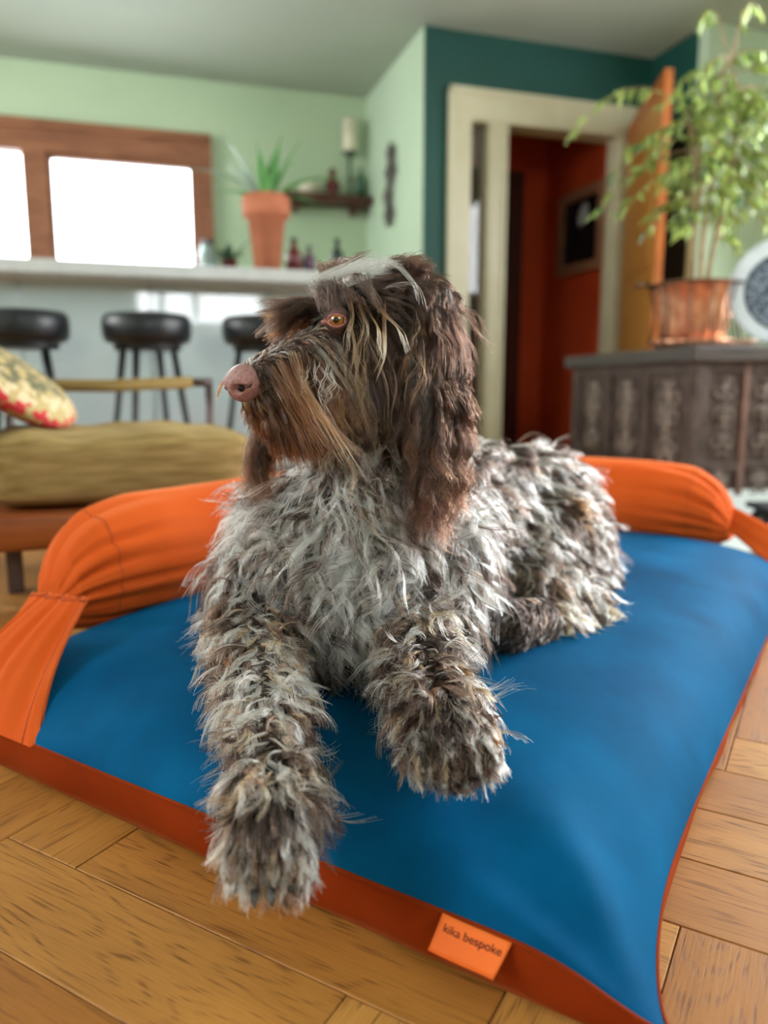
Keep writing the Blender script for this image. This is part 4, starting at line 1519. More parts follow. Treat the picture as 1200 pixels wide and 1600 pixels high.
def nearest(Q, want_reg=True):
    """signed distance, outward direction, region weights for points Q"""
    D = np.full(len(Q), 1e9, Q.dtype)
    G = np.zeros_like(Q)
    RD = np.full((len(Q), len(regs)), 1e9) if want_reg else None
    for reg, p0, r0, p1, r1 in cones:
        p0, p1 = p0.astype(Q.dtype), p1.astype(Q.dtype)
        ab = p1 - p0
        t = np.clip(((Q - p0) @ ab) / (ab @ ab), 0, 1)
        dv_ = Q - p0 - t[:, None] * ab
        l = np.sqrt(np.einsum('ij,ij->i', dv_, dv_))
        sd = l - (r0 + (r1 - r0) * t)
        k = sd < D
        D[k] = sd[k]
        G[k] = dv_[k] / (l[k, None] + 1e-9)
        if want_reg:
            j = RI[reg]
            RD[:, j] = np.minimum(RD[:, j], sd)
    return D, G, RD


# per-region coat: hairs per cm2, clump spacing cm, length, lift, curl amp, turns, gravity, clump strength
PR = {
    'skull': (34, 0.75, 0.040, 0.26, 0.25, 0.7, 0.5, 0.86),
    'cheek': (34, 0.80, 0.088, 0.16, 0.30, 1.0, 1.3, 0.90),
    'muzzle': (34, 0.65, 0.070, 0.15, 0.16, 0.7, 1.0, 0.88),
    'jaw': (34, 0.75, 0.075, 0.15, 0.22, 0.8, 0.9, 0.9),
    'ear': (42, 0.75, 0.080, 0.10, 0.22, 1.3, 1.0, 0.84),
    'neck': (22, 1.0, 0.060, 0.30, 0.9, 1.0, 0.9, 0.9),
    'chest': (26, 1.15, 0.074, 0.34, 1.35, 1.0, 0.6, 0.84),
    'torso': (18, 1.45, 0.068, 0.34, 1.4, 1.1, 0.5, 0.86),
    'belly': (18, 1.10, 0.052, 0.25, 0.6, 0.9, 0.6, 0.82),
    'shoulder': (26, 1.15, 0.070, 0.30, 1.2, 1.0, 0.7, 0.84),
    'legR': (32, 1.0, 0.050, 0.32, 0.9, 0.8, 0.3, 0.84),
    'legL': (32, 1.0, 0.052, 0.32, 0.9, 0.8, 0.3, 0.84),
    'pawR': (46, 0.70, 0.023, 0.16, 0.30, 0.5, 0.3, 0.78),
    'pawL': (46, 0.70, 0.022, 0.20, 0.35, 0.6, 0.2, 0.78),
    'rump': (22, 1.4, 0.060, 0.36, 1.4, 1.1, 0.6, 0.88),
    'thigh': (24, 1.3, 0.056, 0.30, 1.3, 1.1, 0.9, 0.88),
    'hind': (30, 0.9, 0.045, 0.20, 0.35, 0.6, 0.6, 0.8),
    'hpaw': (40, 0.7, 0.020, 0.30, 0.7, 0.9, 0.3, 0.78),
    'tail': (26, 0.9, 0.045, 0.30, 0.5, 0.8, 0.8, 0.8),
}
PA = np.array([PR[r] for r in regs])


def lin3(c):
    return np.array(lin(c))


DK, DK2, MB_, RU, TN, WH, GR, CRM = [lin3(c) for c in ((40, 27, 23), (62, 43, 35), (98, 66, 50), (150, 84, 44), (196, 142, 96), (255, 251, 245), (180, 171, 164), (250, 226, 200))]
# palette weights per region over (DK, DK2, MB, RU, TN, WH, GR, CRM)
PAL = np.array([DK, DK2, MB_, RU, TN, WH, GR, CRM])
PWt = {
    'skull': (6, 6, 1, .2, .1, .02, .05, 0), 'cheek': (5, 5, 3, 1.0, .7, .05, .1, .15), 'muzzle': (4, 5, 3, 1.0, .6, .1, .3, .1),
    'jaw': (6, 5, 2, .8, .1, 0, 0, 0), 'ear': (5, 6, 3, .7, .02, 0, 0, 0), 'neck': (3, 3, .6, .1, .1, 4, 2, .3),
    'chest': (6, 3, .3, .05, .1, 5, 1.6, .4), 'torso': (7, 5, 1.2, .1, .5, 2, 3.2, .8), 'belly': (2, 2, 1, .1, .5, 5, 3, 1.5),
    'shoulder': (6, 4, 1, .1, .5, 4, 1.6, 1.0), 'legR': (4, 4, 2.4, .3, 1.6, 2.4, .8, 3.0), 'legL': (5, 5, 2.4, .4, 1.8, 1.6, .6, 2.6),
    'pawR': (1, 1.6, 1.4, .1, .8, 4, 3, 4), 'pawL': (2.2, 2.6, 2, .2, 1.4, 3.2, 1.6, 4), 'rump': (7, 5, 1.2, .1, .6, 1.6, 3.4, .8),
    'thigh': (5, 4, 2, .3, 1.8, 2, 2, 2.2), 'hind': (1, 1.6, 1, .1, 1.4, 2.6, 1.6, 4.4), 'hpaw': (5, 4, 2, .2, 1, .8, .8, 1.2),
    'tail': (6, 5, 1, 0, 0, .2, .4, 0),
}
PWm = np.array([PWt[r] for r in regs], float)
PWm /= PWm.sum(1, keepdims=True)

SPINE0, SPINE1 = W2(640, 720, 1.10), W2(840, 720, 1.42)


def flow(Q, N, reg):
    """combing direction at surface points"""
    F = np.zeros_like(Q)
    down = np.array([0, 0, -1.0])
    rel = Q - SK
    f, l, u_ = rel @ HF, rel @ HL, rel @ HU
    sl_ = np.sign(l)[:, None]
    for r in regs:
        m = reg == RI[r]
        if not m.any():
            continue
        q, n = Q[m], N[m]
        if r == 'skull':
            top = np.clip((u_[m] - 0.02) / 0.05, 0, 1)[:, None]
            d = -HF * (0.9 * top + 0.1) + sl_[m] * HL * 0.55 + down * (0.35 + 0.9 * (1 - top))
            brow = ((f[m] > 0.045) & (u_[m] > 0.018))[:, None]
            d = np.where(brow, HF * 0.5 + sl_[m] * HL * 0.75 + down * 0.25 + HU * 0.25, d)
        elif r == 'cheek':
            d = -HF * 0.22 + sl_[m] * HL * 0.15 + down * 1.0
        elif r == 'muzzle':
            side = np.clip(np.abs(l[m]) / 0.022, 0, 1)[:, None]
            d = -HF * (0.75 - 0.25 * side) + sl_[m] * HL * 0.45 * side + down * (0.1 + 1.05 * side)
        elif r == 'jaw':
            d = -HF * 0.55 + down * 0.75 + sl_[m] * HL * 0.1
        elif r == 'ear':
            d = down * 1.0 + HF * 0.10 * np.sin(q[:, 2:3] * 40)
        elif r in ('legR', 'pawR', 'legL', 'pawL'):
            ax_ = nrmz(A3 - E1_) if r[-1] == 'R' else nrmz(G3 - E2_)
            sx_ = np.array([1.0, 0.1, 0])
            d = ax_ * 0.9 + sx_ * np.sign((n @ sx_))[:, None] * (0.45 if r[:3] == 'leg' else 0.12) + down * 0.15
        elif r in ('hind', 'hpaw'):
            d = nrmz(W2(795, 990, 1.06) - W2(925, 955, 1.20)) * 0.5 + down * 0.4 + np.array([0.3, 0, 0]) * (1 if r == 'hind' else -0.3)
            d = np.tile(d, (len(q), 1))
            if r == 'hind':
                d = np.tile(np.array([0.45, -0.35, -0.35]), (len(q), 1))
        elif r == 'chest' or r == 'neck' or r == 'shoulder':
            d = np.tile(down, (len(q), 1)) + 0.55 * np.stack([np.sin(q[:, 2] * 38 + q[:, 0] * 22), np.cos(q[:, 2] * 31 + 1), 0 * q[:, 0]], 1)
        else:
            ab = SPINE1 - SPINE0
            t = np.clip(((q - SPINE0) @ ab) / (ab @ ab), 0, 1)
            away = nrmz(q - (SPINE0 + t[:, None] * ab))
            d = nrmz(ab) * 0.35 + away * 0.3 + down * 0.8 + 0.35 * np.stack([np.sin(q[:, 2] * 45 + q[:, 1] * 20), np.cos(q[:, 0] * 41), 0 * q[:, 0]], 1)
        F[m] = d
    F = F - N * np.sum(F * N, 1, keepdims=True) * 0.85
    return nrmz(F)


# root points
cen_t = (P0 + P1 + P2) / 3
_, _, RD_t = nearest(cen_t)
reg_t = RD_t.argmin(1)
dens = PA[reg_t, 0] * 1e4
# nothing grows under the belly where it lies on the bed
hb = bed_height(cen_t[:, 0], cen_t[:, 1])
dens = np.where((cen_t[:, 2] < hb + 0.004) & (hb > 0.03), 0, dens)
relN = np.linalg.norm(cen_t - NO, axis=1)
dens = np.where(relN < 0.017, 0, dens)
for e in (EYEP, EYEQ):
    dens = np.where(np.linalg.norm(cen_t - e, axis=1) < 0.0135, 0, dens)
w_ = area * dens
NH = int(w_.sum())
pick = rng.choice(len(tri), NH, p=w_ / w_.sum())
r1, r2 = rng.random(NH), rng.random(NH)
sq = np.sqrt(r1)
ROOT = P0[pick] * (1 - sq)[:, None] + P1[pick] * (sq * (1 - r2))[:, None] + P2[pick] * (sq * r2)[:, None]
NRM = fn[pick]
RG_ = reg_t[pick]
# clump centres: thin the roots by region spacing
sp = PA[RG_, 1] * 0.01
perm = rng.permutation(NH)
prob = 1.0 / (PA[RG_, 0] * (PA[RG_, 1] ** 2))
isc = rng.random(NH) < prob * 1.15
cidx = np.where(isc)[0]
NC = len(cidx)
kd = kdtree.KDTree(NC)
for i, c in enumerate(cidx):
    kd.insert(ROOT[c], i)
kd.balance()
own = np.empty(NH, int)
for i in range(NH):
    own[i] = kd.find(ROOT[i])[1]
cR, cN, cG = ROOT[cidx], NRM[cidx], RG_[cidx]
cF = flow(cR, cN, cG)
cP = PA[cG]
cLen = cP[:, 2] * rng.uniform(0.72, 1.25, NC)
cLift = cP[:, 3] * rng.uniform(0.5, 1.6, NC)
cAmp = cP[:, 4] * rng.uniform(0.5, 1.35, NC)
cTurn = cP[:, 5] * rng.uniform(0.7, 1.4, NC)
cGrv = cP[:, 6] * rng.uniform(0.7, 1.3, NC)
# length detail on the head
rel = cR - SK
f_, l_, u_ = rel @ HF, rel @ HL, rel @ HU
mz = cG == RI['muzzle']
bridge = mz & (np.abs(l_) < 0.016) & (u_ > 0.0)
cLen[bridge] = 0.013
cLift[bridge] = 0.28
nearnose = np.linalg.norm(cR - NO, axis=1)
cLen = np.where(mz & (nearnose < 0.05), cLen * np.clip((nearnose - 0.010) / 0.045, 0.12, 1), cLen)
sk_ = cG == RI['skull']
brow = sk_ & (f_ > 0.045) & (u_ > 0.018)
cLen[brow] *= 0.95
cLift[brow] = 0.5
browR = brow & (l_ < -0.01)
cLen[browR] *= 1.25
cLift[browR] = 0.6
tuft = sk_ & (u_ > 0.05)
cLift[tuft] *= 1.5
cLen[tuft] *= 0.9
for e, lim in ((EYEP, 0.030), (EYEQ, 0.026)):
    de = np.linalg.norm(cR - e, axis=1)
    above = ((cR - e) @ HU) > 0.006
    cLen = np.where((de < lim) & (cG != RI['ear']), np.where(above, np.minimum(cLen, 0.030), 0.006 + 0.010 * de / lim), cLen)
inner = sk_ & (f_ > 0.055) & (np.abs(l_) < 0.03) & ~brow
cLen[inner] = 0.012
for rg, tp_ in (('pawR', A3), ('pawL', G3)):
    pm_ = cG == RI[rg]
    dist = np.linalg.norm(cR - tp_, axis=1)
    cLen = np.where(pm_, cLen * np.clip(0.45 + dist / 0.05, 0.5, 1.15), cLen)
jw = cG == RI['jaw']
cLen[jw] *= np.clip(1.15 - f_[jw] / HLEN * 0.75, 0.35, 1.2)
# clump guides
K = 12
tt = np.linspace(0, 1, K)
d0 = nrmz(cF + cN * cLift[:, None] + rng.normal(0, 0.13, (NC, 3)))
down = np.array([0, 0, -1.0])
aa = nrmz(np.cross(d0, cN + 1e-3))
bb = np.cross(d0, aa)
ph0 = rng.uniform(0, 2 * PI, NC)
hand = np.where(rng.random(NC) < 0.5, 1, -1)
G_ = np.zeros((NC, K, 3))
G_[:, 0] = cR
for k in range(1, K):
    t = tt[k]
    w1 = (cAmp * min(1, t * 2.2))[:, None]
    an = ph0 + hand * cTurn * 2 * PI * t
    st = d0 * 1.0 + down * (cGrv * t)[:, None] + aa * np.cos(an)[:, None] * w1 + bb * np.sin(an)[:, None] * w1 * 0.7
    G_[:, k] = G_[:, k - 1] + nrmz(st) * (cLen / (K - 1))[:, None]
# the ears hang in waves that run across neighbouring locks
em = cG == RI['ear']
wv = np.sin(G_[em][:, :, 2] * 150 + 5 * np.sin(G_[em][:, :, 2] * 20) + (G_[em][:, :1, 0] * 60))
G_[em] += (HF * 0.0060)[None, None] * wv[..., None] * np.minimum(1, tt * 3)[None, :, None]
wv2 = np.cos(G_[em][:, :, 2] * 150 + (G_[em][:, :1, 0] * 60))
G_[em] += (HL * 0.0040)[None, None] * wv2[..., None] * np.minimum(1, tt * 3)[None, :, None]
# individual hairs follow their clump
shp = G_[own] - G_[own][:, :1]
ls = rng.uniform(0.62, 1.08, NH)
offs = ROOT - cR[own]
cl_s = cP[own, 7]
taper = 1 - cl_s[:, None] * (tt[None] ** 0.5)
spread = rng.normal(0, 1, (NH, 3)) * (0.0010 + 0.012 * cLen[own])[:, None]
HP = ROOT[:, None] + shp * ls[:, None, None] + (offs[:, None] * (taper - 1)[..., None]) * ls[:, None, None] + spread[:, None] * (tt[None] ** 1.4)[..., None]
fl_ = rng.random(NH) < 0.05              # stray hairs
sw = rng.normal(0, 1, (NH, 3)) * (0.11 * cLen[own] * fl_)[:, None]
HP += sw[:, None] * (tt[None] ** 1.7)[..., None]
frz = rng.uniform(0, 6.28, (NH, 1))
HP += (aa[own][:, None] * (np.sin(tt[None] * 9 + frz) * 0.0007 * tt[None])[..., None])
# keep hairs outside the body and above the bed
flat = HP.reshape(-1, 3).astype(np.float32)
D, Gd, _ = nearest(flat, False)
need = (0.0012 + 0.0035 * np.tile(tt, NH)) * (np.tile(tt, NH) > 0.05)
push = np.clip(need - D, 0, 0.05)
flat = flat + Gd * push[:, None]
hb = bed_height(flat[:, 0], flat[:, 1])
flat[:, 2] = np.where((hb > 0.03) & (flat[:, 2] < hb + 0.0015), hb + 0.0015, flat[:, 2])
# eye and nose stay clear
for e, rad in ((EYEP, 0.0125), (EYEQ, 0.0125), (NO, 0.018)):
    dv_ = flat - e
    l2 = np.linalg.norm(dv_, axis=1)
    k = l2 < rad
    flat[k] = e + dv_[k] / (l2[k, None] + 1e-9) * rad
HP = flat.reshape(NH, K, 3)

# coat colour: one dye per clump, jittered per hair, roan noise patches
patch = np.sin(cR @ np.array([31, 17, 23.0]) + 2 * np.sin(cR @ np.array([11, 29, 37.0]))) * 0.5 + 0.5
pw_ = PWm[cG].copy()
pw_[:, 5:] *= (0.45 + 1.1 * patch)[:, None]
pw_[:, :3] *= (1.5 - 1.0 * patch)[:, None]
# chest blaze
bz_c = W2(565, 880, 0.90)
db = np.linalg.norm((cR - bz_c) * np.array([1, 0.6, 0.8]), axis=1)
ch_ = np.isin(cG, [RI['chest'], RI['neck'], RI['shoulder']])
bl = np.exp(-(db / 0.075) ** 2) * ch_
pw_[:, 5] += 1.2 * bl
pw_[:, 0:3] *= (1 - 0.6 * bl)[:, None]
# neck: brown near the head
nk = (cG == RI['neck']) & (cR[:, 2] > 0.44)
pw_[nk] = PWm[RI['skull']]
# dark tops of the paws and forearms
for c0_, rr in ((W2(690, 1130, 0.70), 0.022), (W2(655, 1020, 0.83), 0.028), (W2(425, 1275, 0.63), 0.016), (W2(800, 950, 1.05), 0.04)):
    dk = np.exp(-(np.linalg.norm(cR - c0_, axis=1) / rr) ** 2)
    pw_[:, 0:2] += dk[:, None] * 1.5
lw = cR[:, 2] < -1
# rust and tan in the beard
brd = np.isin(cG, [RI['muzzle'], RI['cheek'], RI['jaw']])
side = brd & (l_ > 0.01)
m_r = np.exp(-((f_ - 0.115) / 0.035) ** 2) * side * (u_ < 0.0)
pw_[:, 3] += 0.55 * m_r
pw_[:, 4] += 0.22 * m_r
m_g = np.exp(-((f_ - 0.085) / 0.03) ** 2) * np.exp(-((u_ + 0.005) / 0.02) ** 2) * side
pw_[:, 6] += 0.5 * m_g
pw_[:, 7] += 0.35 * m_g
pw_[bridge] = np.array([.25, .3, .25, .05, .1, .12, .35, .15])
# white stripe over the crown
stripe = sk_ & (np.abs(l_ + 0.004) < 0.010) & (u_ > 0.03) & (f_ > -0.06)
pw_[stripe] = 0
pw_[stripe, 5] = 1
pw_ /= pw_.sum(1, keepdims=True)
cum = pw_.cumsum(1)
dye = (rng.random(NC)[:, None] > cum).sum(1).clip(0, 7)
hd = dye[own]
# a third of the hairs take their own dye, so locks are never one flat tone
solo = rng.random(NH) < 0.30
hd2 = (rng.random(NH)[:, None] > cum[own]).sum(1).clip(0, 7)
hd = np.where(solo, hd2, hd)
is_head = np.isin(RG_, [RI['skull'], RI['cheek'], RI['muzzle'], RI['jaw'], RI['ear']])
colr = PAL[hd] * rng.uniform(0.72, 1.25, (NH, 1)) * np.where(is_head, np.where(hd < 3, 0.29, 0.6), np.where(hd < 3, 0.6, 1.0))[:, None]
light = (hd >= 4).astype(float)
# hairs: roots darkened as painted shade for depth, reddish or pale tip
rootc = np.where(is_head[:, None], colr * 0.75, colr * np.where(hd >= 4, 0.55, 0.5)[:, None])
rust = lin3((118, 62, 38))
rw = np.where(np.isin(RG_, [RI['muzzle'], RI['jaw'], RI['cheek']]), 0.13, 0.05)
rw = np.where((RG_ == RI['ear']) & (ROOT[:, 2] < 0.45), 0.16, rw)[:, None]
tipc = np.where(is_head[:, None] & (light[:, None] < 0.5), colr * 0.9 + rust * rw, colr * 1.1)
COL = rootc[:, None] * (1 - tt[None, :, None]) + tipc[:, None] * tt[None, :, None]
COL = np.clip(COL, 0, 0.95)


def hair_material():
    m = bpy.data.materials.new('dog_hair')
    m.use_nodes = True
    nt = m.node_tree
    nt.nodes.remove(nt.nodes['Principled BSDF'])
    out = nt.nodes['Material Output']
    at = nn(nt, 'ShaderNodeAttribute')
    at.attribute_name = 'hair_color'
    h = nn(nt, 'ShaderNodeBsdfHairPrincipled')
    h.parametrization = 'COLOR'
    h.inputs['Roughness'].default_value = 0.24
    h.inputs['Radial Roughness'].default_value = 0.55
    h.inputs['Coat'].default_value = 0.0
    h.inputs['Random Roughness'].default_value = 0.2
    nt.links.new(at.outputs['Color'], h.inputs['Color'])
    nt.links.new(h.outputs[0], out.inputs[0])
    return m


HM = hair_material()


def make_hair(name, P, Cc, r0, r1, parent):
    n, k, _ = P.shape
    hc = bpy.data.hair_curves.new(name)
    hc.add_curves([k] * n)
    hc.attributes['position'].data.foreach_set('vector', P.astype(np.float32).ravel())
    ra = hc.attributes.get('radius') or hc.attributes.new('radius', 'FLOAT', 'POINT')
    rr = (r0 + (r1 - r0) * np.linspace(0, 1, k) ** 1.3)
    ra.data.foreach_set('value', np.tile(rr, n).astype(np.float32))
    ca = hc.attributes.new('hair_color', 'FLOAT_COLOR', 'POINT')
    ca.data.foreach_set('color', np.concatenate([Cc, np.ones((n, k, 1))], -1).astype(np.float32).ravel())
    hc.materials.append(HM)
    o = bpy.data.objects.new(name, hc)
    C.objects.link(o)
    o.parent = parent
    return o


head = is_head
earm = RG_ == RI['ear']
leg = np.isin(RG_, [RI[r] for r in ('legR', 'pawR', 'legL', 'pawL')])
hindm = np.isin(RG_, [RI[r] for r in ('rump', 'thigh', 'hind', 'hpaw', 'tail', 'torso', 'belly')])
chm = ~(head | leg | hindm)
for nm, m, lab in (('head_hair', head & ~earm, 'long dark brown face hair with rusty beard'), ('ear_hair', earm, 'long wavy chocolate brown ear hair'),
                   ('chest_hair', chm, 'curly grey and white roan chest hair'), ('leg_hair', leg, 'shaggy tan, cream and brown leg hair'),
                   ('back_hair', hindm, 'curly grey roan hair on back and haunch')):
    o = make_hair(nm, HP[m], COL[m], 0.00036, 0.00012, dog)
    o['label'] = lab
print('HAIRS', NH, 'CLUMPS', NC)

# overcoat: longer, paler curls lying over the coat
ov = np.isin(cG, [RI[r] for r in ('chest', 'shoulder', 'neck', 'torso', 'legR', 'legL', 'rump', 'thigh', 'hind')]) & (cR[:, 2] < 0.46)
oc = np.where(ov)[0]
wt = np.where(np.isin(cG[oc], [RI['chest'], RI['shoulder'], RI['neck']]), 1.6, np.where(np.isin(cG[oc], [RI['legR'], RI['legL']]), 1.5, 0.35))
oc = rng.choice(oc, min(len(oc), 2300), replace=False, p=wt / wt.sum())
NO_ = len(oc)
oL = cLen[oc] * rng.uniform(0.8, 1.25, NO_)
od = nrmz(cF[oc] + cN[oc] * rng.uniform(0.25, 0.6, (NO_, 1)) + rng.normal(0, 0.28, (NO_, 3)))
oa = nrmz(np.cross(od, cN[oc] + 1e-3))
ob = np.cross(od, oa)
oph = rng.uniform(0, 2 * PI, NO_)
oT = rng.uniform(0.5, 1.2, NO_) * np.where(rng.random(NO_) < 0.5, 1, -1)
oA = rng.uniform(0.5, 1.5, NO_) * np.where(np.isin(cG[oc], [RI['pawR'], RI['pawL']]), 0.3, 1)
OG = np.zeros((NO_, K, 3))
OG[:, 0] = cR[oc]
for k in range(1, K):
    t = tt[k]
    an = oph + oT * 2 * PI * t
    st = od + down * (0.35 * t) + oa * (np.cos(an) * oA * min(1, t * 2))[:, None] + ob * (np.sin(an) * oA * 0.6)[:, None]
    OG[:, k] = OG[:, k - 1] + nrmz(st) * (oL / (K - 1))[:, None]
MH = 9
OP = np.repeat(OG, MH, 0)
no = len(OP)
OP = OP[:, :1] + (OP - OP[:, :1]) * rng.uniform(0.75, 1.08, (no, 1, 1))
OP += rng.normal(0, 0.0011, (no, 1, 3)) * (1 - 0.75 * np.sin(np.minimum(1, tt * 1.25) * PI))[None, :, None]
OP += rng.normal(0, 0.0022, (no, 1, 3)) * (tt ** 2)[None, :, None]
f3 = OP.reshape(-1, 3).astype(np.float32)
D, Gd, _ = nearest(f3, False)
f3 = f3 + Gd * np.clip(0.002 + 0.007 * np.minimum(1, np.tile(tt, no) * 3) - D, 0, 0.05)[:, None]
hb = bed_height(f3[:, 0], f3[:, 1])
f3[:, 2] = np.where((hb > 0.03) & (f3[:, 2] < hb + 0.002), hb + 0.002, f3[:, 2])
OP = f3.reshape(no, K, 3)
warm = np.isin(cG[oc], [RI[r] for r in ('legR', 'legL', 'thigh', 'hind', 'pawR', 'pawL')])
od_ = np.where(warm, rng.choice([5, 7, 7, 4, 5, 2], NO_), rng.choice([5, 5, 5, 6, 7, 1], NO_))
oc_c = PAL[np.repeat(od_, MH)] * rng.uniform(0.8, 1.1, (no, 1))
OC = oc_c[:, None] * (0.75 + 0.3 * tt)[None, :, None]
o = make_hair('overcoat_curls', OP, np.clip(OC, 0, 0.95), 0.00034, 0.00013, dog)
o['label'] = 'pale curls lying over the coat'

# long loose tan strands falling over cheek and beard
strands = []
scol = []
for k in range(30):
    px0 = rng.uniform(470, 660)
    py0 = 470 + rng.uniform(0, 90) if px0 > 540 else 520 + rng.uniform(0, 60)
    base = W2(px0, py0, 0.87 - 0.0001 * (600 - px0))
    Dd, Gg, _ = nearest(base[None])
    base = base - Gg[0] * (Dd[0] - 0.001)
    L = rng.uniform(0.07, 0.13)
    dd = nrmz(np.array([rng.uniform(-0.25, 0.25), -0.12, -1.0]))
    ax1 = nrmz(np.cross(dd, [0, 1.0, 0]))
    p_ = rng.uniform(0, 6.28)
    fr_q = rng.uniform(1.0, 2.2)
    main = [base + Gg[0] * (0.014 * math.sin(min(1, t * 1.6) * PI / 2)) + dd * L * t + ax1 * 0.005 * math.sin(p_ + fr_q * 6.28 * t) * (0.3 + t) for t in tt]
    for q in range(5):
        o3 = rng.normal(0, 0.0016, 3)
        o4 = rng.normal(0, 0.0018, 3)
        strands.append([m + o3 * (1 - t) + o4 * t * (1.2 if t > 0.7 else 0.6) for m, t in zip(main, tt)])
        c_ = (TN * 0.8 if k % 3 == 0 else RU * 0.6 + TN * 0.2) * rng.uniform(0.6, 1.2)
        scol.append([c_ * (0.7 + 0.4 * t) for t in tt])
SP = np.array(strands)
fl2 = SP.reshape(-1, 3)
D, Gd, _ = nearest(fl2)
fl2 = fl2 + Gd * np.clip(0.008 * np.minimum(1, np.tile(tt, len(SP)) * 3) - D, 0, 0.05)[:, None]
o = make_hair('loose_strands', fl2.reshape(SP.shape), np.clip(np.array(scol), 0, 0.9), 0.00028, 0.00011, dog)
o['label'] = 'loose tan strands over the cheek'

# hand-laid locks: brows, crown, moustache, whiskers, dewclaw tufts
LK, LC = [], []


def lock(path, n, s0, s1, c0, c1, wave=0.0, lift=0.0):
    path = [np.array(p, float) for p in path]
    m = len(path)
    xs = np.linspace(0, 1, m)
    q = np.stack([np.interp(tt, xs, [p[i] for p in path]) for i in range(3)], 1)
    q[1:-1] = q[1:-1] * 0.5 + (q[:-2] + q[2:]) * 0.25
    q[1:-1] = q[1:-1] * 0.5 + (q[:-2] + q[2:]) * 0.25
    sd_ = nrmz(np.cross(q[-1] - q[0], [0, 1.0, 0.2]))
    ph = rng.uniform(0, 6.28)
    q = q + sd_ * (wave * np.sin(ph + tt * 9) * tt)[:, None]
    for _ in range(n):
        a_ = rng.normal(0, s0, 3)
        b_ = rng.normal(0, s1, 3)
        e_ = rng.uniform(0.8, 1.05)
        pts = q[0] + (q - q[0]) * e_ + a_ * (1 - tt)[:, None] + b_ * (tt ** 1.2)[:, None] + a_ * 0.25
        LK.append(pts)
        j = rng.uniform(0.75, 1.25)
        LC.append((np.array(c0) * (1 - tt)[:, None] + np.array(c1) * tt[:, None]) * j)


dk, br_, tn, wh, ru = DK * 0.7, DK2, TN, WH, RU
# far brow: a heavy tuft hanging forward over the hidden eye
for k in range(26):
    f0 = rng.uniform(0.040, 0.074)
    l0 = rng.uniform(-0.046, -0.008)
    r_ = H(f0, l0, 0.040 + rng.uniform(-0.008, 0.006))
    tipx = rng.uniform(396, 462)
    tip = W2(tipx, 488 + rng.uniform(-22, 42) + (tipx - 396) * 0.25, 0.872 + rng.uniform(0, 0.02))
    mid = (r_ + tip) / 2 + np.array([-0.004, 0, 0.010 + rng.uniform(0, 0.008)])
    lock([r_, mid, tip], 34, 0.0028, 0.0022, dk, br_ * 0.9 if k % 6 else ru * 0.5, 0.001)
# near brow: hair falling back and down beside the eye
for k in range(16):
    px_ = rng.uniform(486, 575)
    r_ = W2(px_, 446 + rng.uniform(-10, 8), 0.893)
    tip = W2(px_ + 18 + rng.uniform(-10, 36), 486 + rng.uniform(-6, 40) * (1 if px_ > 540 else 0.1), 0.868)
    mid = (r_ + tip) / 2 + np.array([0, -0.010, 0.004])
    lock([r_, mid, tip], 22, 0.0040, 0.0030, dk, br_, 0.001)
for px_, py_, tx_, ty_ in ((548, 462, 541, 545), (556, 462, 572, 540), (566, 465, 598, 560), (582, 470, 640, 545), (600, 472, 590, 600)):
    r_, tip = W2(px_, py_, 0.876), W2(tx_, ty_, 0.846)
    mid = W2((px_ + tx_) / 2 + 8, (py_ + ty_) / 2, 0.848)
    lock([r_, mid, tip], 9, 0.0016, 0.0018, ru * 0.6, tn * 0.85, 0.0025)
# crown tufts and the white streak
for k in range(22):
    px_ = rng.uniform(505, 660)
    r_ = W2(px_, 428 + abs(px_ - 580) * 0.12, 0.93)
    tip = W2(px_ + rng.uniform(-10, 42), 400 + abs(px_ - 575) * 0.13 + rng.uniform(-6, 10), 0.93 + rng.uniform(-0.02, 0.03))
    mid = (r_ + tip) / 2 + np.array([-0.006, -0.004, 0.010])
    lock([r_, mid, tip], 30, 0.0030, 0.0026, dk, br_ * 1.1, 0.002)
for k in range(10):
    o_ = rng.uniform(-6, 6)
    lock([W2(488 + rng.uniform(-4, 12), 446 + o_, 0.893), W2(530, 424 + o_, 0.886), W2(575, 411 + o_, 0.890), W2(618 + rng.uniform(-14, 14), 408 + o_ + rng.uniform(-4, 8), 0.90)],
         9, 0.0024, 0.0046, wh * 0.55, wh * 0.85, 0.002)
lock([W2(600, 408, 0.895), W2(632, 420, 0.885), W2(652, 450, 0.88), W2(664, 480, 0.875)], 7, 0.0014, 0.0025, wh * 0.7, TN, 0.002)
# orange moustache sweeping down from beside the nose
for k in range(16):
    a_ = k / 15
    r_ = W2(420 + 44 * a_, 574 - 14 * a_ + rng.uniform(-8, 8), 0.838 + 0.006 * a_)
    m1_ = W2(448 + 42 * a_, 622 + 10 * a_, 0.822)
    tip = W2(468 + 110 * a_ + rng.uniform(-22, 22), 690 + 62 * a_ + rng.uniform(-24, 26), 0.84)
    lock([r_, m1_, tip], 9, 0.0034, 0.0052, ru * 0.3, (ru * 0.7 + tn * 0.35, DK, ru * 0.5, DK2, tn * 0.8)[k % 5], 0.003)
# whiskers in front of the nose, grey tangle on the cheek
lock([W2(366, 584, 0.858), W2(348, 594, 0.852), W2(341, 608, 0.852), W2(337, 624, 0.854)], 16, 0.0006, 0.0010, dk, ru * 0.5)
for k in range(12):
    px_ = rng.uniform(470, 520)
    py_ = rng.uniform(560, 615)
    lock([W2(px_, py_, 0.835), W2(px_ + rng.uniform(-5, 12), py_ + 18, 0.826), W2(px_ + rng.uniform(-14, 16), py_ + 42, 0.83)], 5, 0.0016, 0.0026, GR * 0.6, CRM * 0.7, 0.004)
